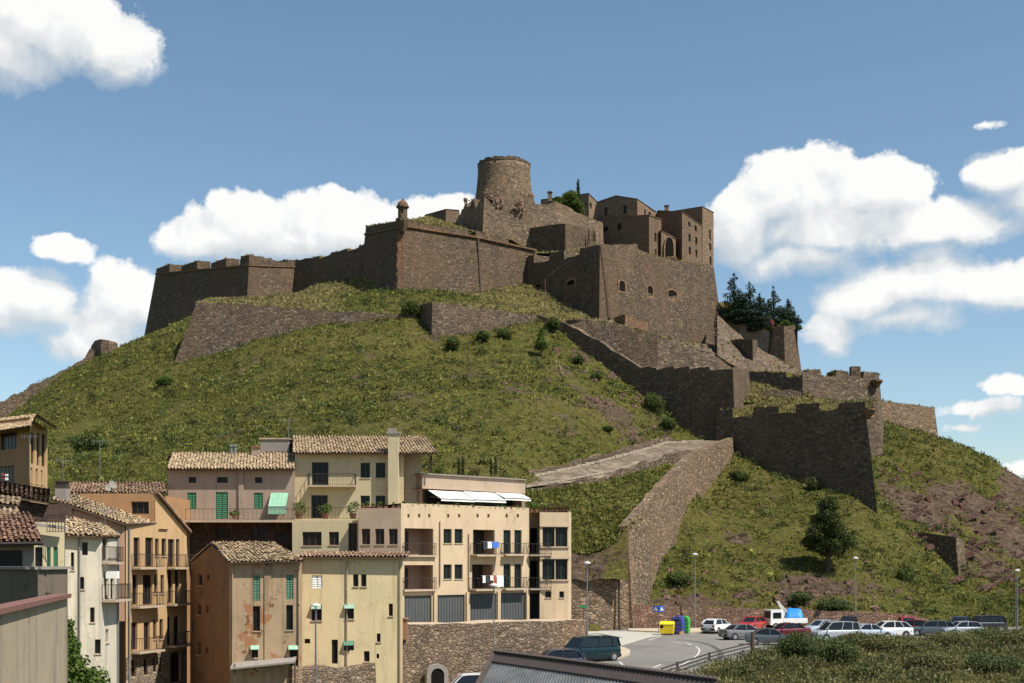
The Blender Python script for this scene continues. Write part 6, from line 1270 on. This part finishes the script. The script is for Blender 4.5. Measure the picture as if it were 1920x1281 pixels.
def car(name, label, cat, px, py, heading, shape, pm, D=None, trim=None, group='vehicles parked around the car park', panel=False):
    L, W_, H, hz, bz, (c0, r0, r1, c1), rz_ = SHAPES[shape]; b = G(px, py) if D is None else Vector(((px-CX)/F*D, D, .0)); hw = W_/2
    e = bpy.data.objects.new(name, None); COL.objects.link(e); props(e, label, cat, group)
    # lower body: loft of cross sections along x
    st = [(L/2, .42, .60, .80), (L/2-.06, .24, hz-.14, .90), (L/2-.35, .20, hz-.03, .97), (c0, .20, hz+.05, 1.0), (c0-.6, .20, bz, 1.0), ((c0+c1)/2, .20, bz, 1.0), (c1+.35, .20, rz_-.02 if shape == 'sedan' else bz, 1.0), (-L/2+.25, .22, rz_, .97), (-L/2+.04, .26, rz_-.05, .92), (-L/2, .42, rz_-.32, .86)]
    def sec(x, zb, zt, k):
        w_ = hw*k; return [(x, -w_*.9, zb), (x, -w_, zb+.14), (x, -w_*1.0, zt-.22), (x, -w_*.95, zt-.05), (x, -w_*.80, zt), (x, w_*.80, zt), (x, w_*.95, zt-.05), (x, w_, zt-.22), (x, w_, zb+.14), (x, w_*.9, zb)]
    m = MB(); vs = []; 
    for s in st: vs += sec(*s)
    n = 10; m.add(vs, [(i*n+j, i*n+(j+1) % n, (i+1)*n+(j+1) % n, (i+1)*n+j) for i in range(len(st)-1) for j in range(n)]+[tuple(range(n)), tuple(range(len(vs)-1, len(vs)-n-1, -1))])
    # roof skin and pillars
    rw_ = hw*.74; bw = hw*.90; zt = H; k = [(c0, bw*.96, hz+.03), (r0, rw_, zt-.05), (r0-.35, rw_, zt), ((r0+r1)/2, rw_, zt+.02), (r1+.3, rw_, zt-.01), (r1, rw_*.97, zt-.07), (c1, bw*.95, rz_ if shape == 'sedan' else bz)]
    for a, b_ in zip(k[1:-2], k[2:-1]): m.add([(a[0], -a[1], a[2]), (a[0], a[1], a[2]), (b_[0], b_[1], b_[2]), (b_[0], -b_[1], b_[2]), (a[0], -a[1]*.98, a[2]-.06), (a[0], a[1]*.98, a[2]-.06), (b_[0], b_[1]*.98, b_[2]-.06), (b_[0], -b_[1]*.98, b_[2]-.06)], [(0,1,2,3),(4,7,6,5),(0,3,7,4),(1,5,6,2),(0,4,5,1),(3,2,6,7)])
    for s in (-1, 1):
        pil = [((c0, s*bw*.94, hz), (r0, s*rw_, zt-.06)), ((c1+.02, s*bw*.94, bz-.02), (r1, s*rw_*.97, zt-.08)), (((c0+c1)/2+.1, s*bw*.985, bz-.05), ((r0+r1)/2+.15, s*rw_*1.0, zt-.03))]
        if L > 3.95 and shape != 'sedan': pil.append(((c1+.75, s*bw*.985, bz-.05), (r1+.55, s*rw_, zt-.04)))
        for i, (a, c) in enumerate(pil): m.bar(a, c, .11 if i != 1 else .24, .07)
    body = m.build('body', pm, e); md = body.modifiers.new('bevel', 'BEVEL'); md.width = .03; md.segments = 2; md.limit_method = 'ANGLE'; md.angle_limit = .6
    # glass: windscreen, rear, sides
    def gp(pts_, nm): g_ = MB(); g_.poly(pts_); return g_.build(nm, pm if (panel and nm == 'rear_side_window' and False) else M_CGL, e, recalc=False)
    gp([(c0-.03, -bw*.88, hz+.06), (c0-.03, bw*.88, hz+.06), (r0+.02, rw_*.93, zt-.07), (r0+.02, -rw_*.93, zt-.07)], 'windscreen')
    zr = (rz_ if shape == 'sedan' else bz)+.05; gp([(c1, bw*.86, zr), (c1, -bw*.86, zr), (r1-.02, -rw_*.9, zt-.12), (r1-.02, rw_*.9, zt-.12)], 'rear_window')
    for s in (-1, 1): gp([(c0-.12, s*bw*.955, bz+.01), (c1+.12, s*bw*.955, bz+.01), (r1+.06, s*(rw_-.005), zt-.09), (r0-.06, s*(rw_-.005), zt-.09)], 'side_window')
    for s in (-1, 1):
        g_ = MB(); g_.box((L/2-.12, s*hw*.68, hz-.26), (.16, .34, .16)); g_.build('headlight', M_LAMPW, e); g_ = MB(); g_.box((-L/2+.07, s*hw*.74, rz_-.22), (.12, .22, .30 if shape != 'sedan' else .18)); g_.build('tail_light', M_LAMPR, e)
        g_ = MB(); g_.box((c0-.25, s*(hw+.09), bz+.05), (.12, .16, .12)); g_.build('mirror', pm, e)
    for x, nm in ((L/2-.05, 'front_bumper'), (-L/2+.05, 'rear_bumper')): g_ = MB(); g_.box((x, 0, .42), (.16, W_*.93, .2)); bb = g_.build(nm, trim or pm, e); g_ = MB(); g_.box((x+(.09 if x > 0 else -.09), 0, .45), (.02, .5, .11)); g_.build('number_plate', M_PLATE, bb)
    R = .30 if H < 1.6 else .34
    for x in (L/2-.82, -L/2+.78):
        for s in (-1, 1):
            arch = MB(); arch.tube([(x, s*(hw-.30), R+.02), (x, s*(hw+.006), R+.02)], R+.05, 18); arch.build('wheel_arch', M_BUMP, e)
            t = MB(); t.tube([(x, s*(hw-.21), R), (x, s*(hw+.015), R)], R, 18); w_ = t.build('wheel', M_TYRE, e); t = MB(); t.tube([(x, s*(hw+.0), R), (x, s*(hw+.03), R)], R*.62, 14); t.build('rim', M_RIM, w_)
    if panel:
        for s in (-1, 1): g_ = MB(); g_.box((-.9, s*(hw*1.005), .62), (2.2, .02, .04)); g_.build('side_moulding', M_BUMP, e)
    e.location = (b.x, b.y, .004); e.rotation_euler = (0, 0, math.radians(heading)); return e
WP = paint('white', (.68, .68, .66), 0); GRY = paint('grey', (.17, .175, .18)); SLV = paint('silver', (.40, .42, .44)); DGR = paint('slate', (.10, .12, .13)); REDP = paint('red', (.34, .025, .02), 0); MAR = paint('maroon', (.13, .012, .022)); TEAL = paint('teal', (.004, .022, .028)); BLK = paint('black', (.015, .017, .022)); PBL = paint('ice', (.42, .47, .52)); NAVY = paint('navy', (.02, .03, .06))
car('car', 'white hatchback seen from behind at the left end of the wall', 'car', 1345, 1187, 52, 'hatch', WP, trim=M_BUMP)
car('car', 'grey saloon parked before the red hatchback with its boot to the left', 'car', 1395, 1199, 20, 'sedan', GRY, trim=M_BUMP)
car('car', 'slate grey saloon seen side on nearest the wooden post', 'car', 1446, 1209, -7, 'sedan', DGR)
car('car', 'bright red small hatchback behind the grey saloon', 'car', 1410, 1182, 235, 'hatch', REDP, trim=M_BUMP)
car('car', 'dark red saloon right behind the slate grey saloon', 'car', 1474, 1196, 195, 'sedan', MAR)
car('car', 'pale blue grey hatchback left of the silver family van', 'car', 1541, 1190, 205, 'hatch', PBL)
car('car', 'black car by the wall behind the pale blue grey hatchback', 'car', 1590, 1182, 250, 'hatch', BLK)
car('car', 'silver high roofed family van in front of the row', 'car', 1566, 1203, 192, 'mpv', SLV)
car('car', 'silver saloon whose roof shows right of the family van', 'car', 1630, 1198, 15, 'sedan', PBL)
car('car', 'white crossover with dark windows behind the bushes', 'car', 1664, 1197, 188, 'crossover', WP)
car('car', 'small red hatchback by the wall above the white crossover', 'car', 1702, 1183, 262, 'hatch', REDP)
car('car', 'dark maroon hatchback half hidden right of the white crossover', 'car', 1707, 1190, 160, 'hatch', MAR)
car('car', 'dark grey estate car between the maroon and the light silver hatchback', 'car', 1745, 1192, 172, 'estate', DGR)
car('car', 'light silver hatchback before the black off roader', 'car', 1802, 1193, 185, 'hatch', SLV)
car('car', 'dark small car by the wall left of the black off roader', 'car', 1800, 1182, 240, 'hatch', NAVY)
car('car', 'big black off roader at the right end of the car park', 'car', 1842, 1187, 190, 'suv', BLK)
car('van', 'dark teal van parked by the rounded pavement corner', 'van', 1107, 1240, 216, 'van', TEAL, panel=True)
car('car', 'dark blue car mostly hidden in front of the teal van', 'car', 1040, 1247, 190, 'hatch', NAVY, D=84)
tv = [o for o in COL.objects if o.get('label', '').startswith('dark teal van')][0]; tv.scale = (.92, .92, .92)
v = car('van', 'white van roof showing beside the dark foreground roof', 'van', 884, 1280, 185, 'mpv', WP, D=80); v.location.z = -1.6
# truck with crane arm and tarpaulin
b = G(1463, 1180); e = thing('truck', 'small white flatbed truck with a folded crane arm beside the red hatchback', 'truck', (0, 0, 0), 'vehicles parked around the car park')
m = MB(); m.hexa([(-1.5,-.95,.5),(-.0,-.95,.5),(-.0,.95,.5),(-1.5,.95,.5),(-1.42,-.9,2.05),(-.05,-.9,2.1),(-.05,.9,2.1),(-1.42,.9,2.05)]); m.build('cab', WP, e); m = MB(); m.quad((-1.50,-.8,1.2),(-1.50,.8,1.2),(-1.435,.8,1.9),(-1.435,-.8,1.9)); m.build('windscreen', M_CGL, e, recalc=False)
for s in (-1, 1): m = MB(); m.box((-.75, s*.955, 1.5), (.9, .02, .6)); m.build('side_window', M_CGL, e); m = MB(); m.box((-1.52, s*.7, .75), (.06, .3, .18)); m.build('headlight', M_LAMPW, e)
m = MB(); m.box((1.3, 0, .75), (2.7, 1.9, .16)); m.box((1.3, -.93, 1.0), (2.7, .05, .4)); m.box((1.3, .93, 1.0), (2.7, .05, .4)); m.box((2.63, 0, 1.0), (.05, 1.9, .4)); m.build('flatbed', WP, e)
m = MB(); m.bar((.35,0,.8), (.35,0,1.9), .3); m.bar((.35,0,1.8), (-.35,-.1,2.95), .2); m.bar((-.35,-.1,2.95), (.95,0,1.6), .16); m.bar((.35,.1,1.9), (1.2,.1,1.4), .14); m.build('crane', plain('crane_white', (.5,.48,.42), .5), e)
for x in (-.9, 1.7):
    for s in (-1, 1): t = MB(); t.tube([(x, s*.7, .36), (x, s*.96, .36)], .36, 16); w_ = t.build('wheel', M_TYRE, e); t = MB(); t.tube([(x, s*.95, .36), (x, s*.98, .36)], .2, 12); t.build('rim', M_RIM, w_)
e.location = (b.x, b.y, 0); e.rotation_euler = (0, 0, math.radians(12)); 
g = random.Random(2); m = MB(); vs = []; nx_, ny_ = 9, 7
for j in range(ny_):
    for i in range(nx_):
        x = -1+2*i/(nx_-1); y = -1+2*j/(ny_-1); ed = max(abs(x), abs(y)); vs.append((b.x+1.45+x*.95, b.y+.3+y*.75, 1.15+.95*(1-ed**6)+g.uniform(-.16, .16)*(1 if ed < .9 else .2)))
m.add(vs, [(j*nx_+i, j*nx_+i+1, (j+1)*nx_+i+1, (j+1)*nx_+i) for j in range(ny_-1) for i in range(nx_-1)]); props(m.build('tarpaulin', plain('blue_tarpaulin', (.02,.22,.60), .5), smooth=True), 'bright blue tarpaulin heaped over the load of the white truck', 'tarpaulin')
# ------------------------------------------------------------------ scrub bank in the near right
bank = lambda x, y: np.clip((88.5-y)/9, 0, 1)*(.5+2.2*np.clip((x-14)/16, 0, 1))*np.clip((x-(9.5+(89-y)*.05+0*y))/4, 0, 1)+fbm(x/5, y/5, 41)*.9*np.clip((x-12)/6, 0, 1)
yy = np.arange(52, 98, .6); xx = np.arange(8, 70, .6); BX, BY = np.meshgrid(xx, yy)
def edgey(x):   # distance of the road edge, where the bank begins, for each x
    return np.interp(x, [9, 11.5, 14.5, 17.5, 20, 24, 30, 80], [77, 82, 90, 96, 101, 105.5, 108, 110])
def bankz(x, y):
    d = edgey(x)-1.0-y; h = np.clip(d/3.0, 0, 1); rise = np.interp(x, [9, 15, 22, 30, 45, 70], [.1, .2, .5, .8, 1.0, 1.0]); near = np.clip((y-55)/25, 0, 1)
    return np.where(d > 0, h*.2+rise*np.clip(d/10, 0, 1)*(.55+.45*near)+fbm(x/4, y/4, 41)*.7*h, -.3)
yy = np.arange(50, 112, .7); xx = np.arange(8.5, 72, .7); BX, BY = np.meshgrid(xx, yy); BZ = bankz(BX, BY); ix = np.arange(BX.size).reshape(BX.shape)
fq = np.stack([ix[:-1, :-1], ix[:-1, 1:], ix[1:, 1:], ix[1:, :-1]], -1).reshape(-1, 4); props(fastmesh('bank', np.stack([BX, BY, BZ], -1).reshape(-1, 3), fq, M_DRY, smooth=True, attrs={'rock': np.full(BX.size, .15)}), kind='structure')
N = 17000; y = RG.uniform(52, 110, N); x = RG.uniform(9, 62, N); d = edgey(x)-1.6-y; keep = d > 0; x, y, d = x[keep], y[keep], d[keep]; keep = (RG.random(len(x)) < .55+fbm(x/3, y/3, 3)*1.5); x, y = x[keep], y[keep]; z = bankz(x, y)
V, T = clumps(x, y, z, RG.uniform(.25, .9, len(x)), 64, up=.8, flat=.9, sz=.15); M_SCRUB = foliage('scrub_leaf', (.085, .098, .034), (.185, .165, .068), .8, .2)
props(fastmesh('scrub', V, T, M_SCRUB, attrs={'tone': TONE}), 'mixed green and straw coloured scrub covering the near bank', 'scrub', kind='stuff')
g = random.Random(21); GBK = 'bushes on the near bank'
for px, D, r, h, lb in ((1500,84,2.3,2.3,'large round grey green bush on the near bank below the slate saloon'),(1560,80,2.0,1.9,'olive bush right of the large round one'),(1420,80,1.3,.9,'low bright bush on the near bank beside the road'),(1380,74,1.3,1.0,'low bush at the near end of the guard rail'),(1590,95,1.6,1.5,'leafy bush hiding the lower side of the family van'),(1650,90,2.0,1.6,'low straggly bush below the white crossover'),(1720,88,1.9,1.5,'rounded bush beneath the maroon hatchback'),(1790,90,2.2,1.7,'wide bush before the light silver hatchback'),(1850,93,1.8,1.9,'low bush below the black off roader'),(1900,90,2.2,2.2,'low dense bush at the right edge of the near bank'),(1750,76,2.2,1.4,'olive bush in the lower middle of the near bank'),(1860,74,2.2,1.6,'straw coloured bush near the lower right corner'),(1660,72,2.0,1.3,'spreading bush at the bottom of the near bank')):
    x = (px-CX)/F*D; b = Vector((x, D, float(bankz(np.array([x]), np.array([D]))[0]))); bush('bush', lb, px, D, r*(1 if px < 1570 else 1.15), h*(1.1 if px < 1570 else .85), [M_BUSH2, M_SCRUB, M_SCRUB][g.randrange(3)] if px != 1500 else M_BUSH2, int(1500*r), .2, base=b, group=GBK)
q = P(1834,1248,78); m = MB(); m.box(q, (.5,.2,.28), .5); props(m.build('litter', M_WHITE), 'scrap of pale litter caught in the scrub at the lower right', 'litter')
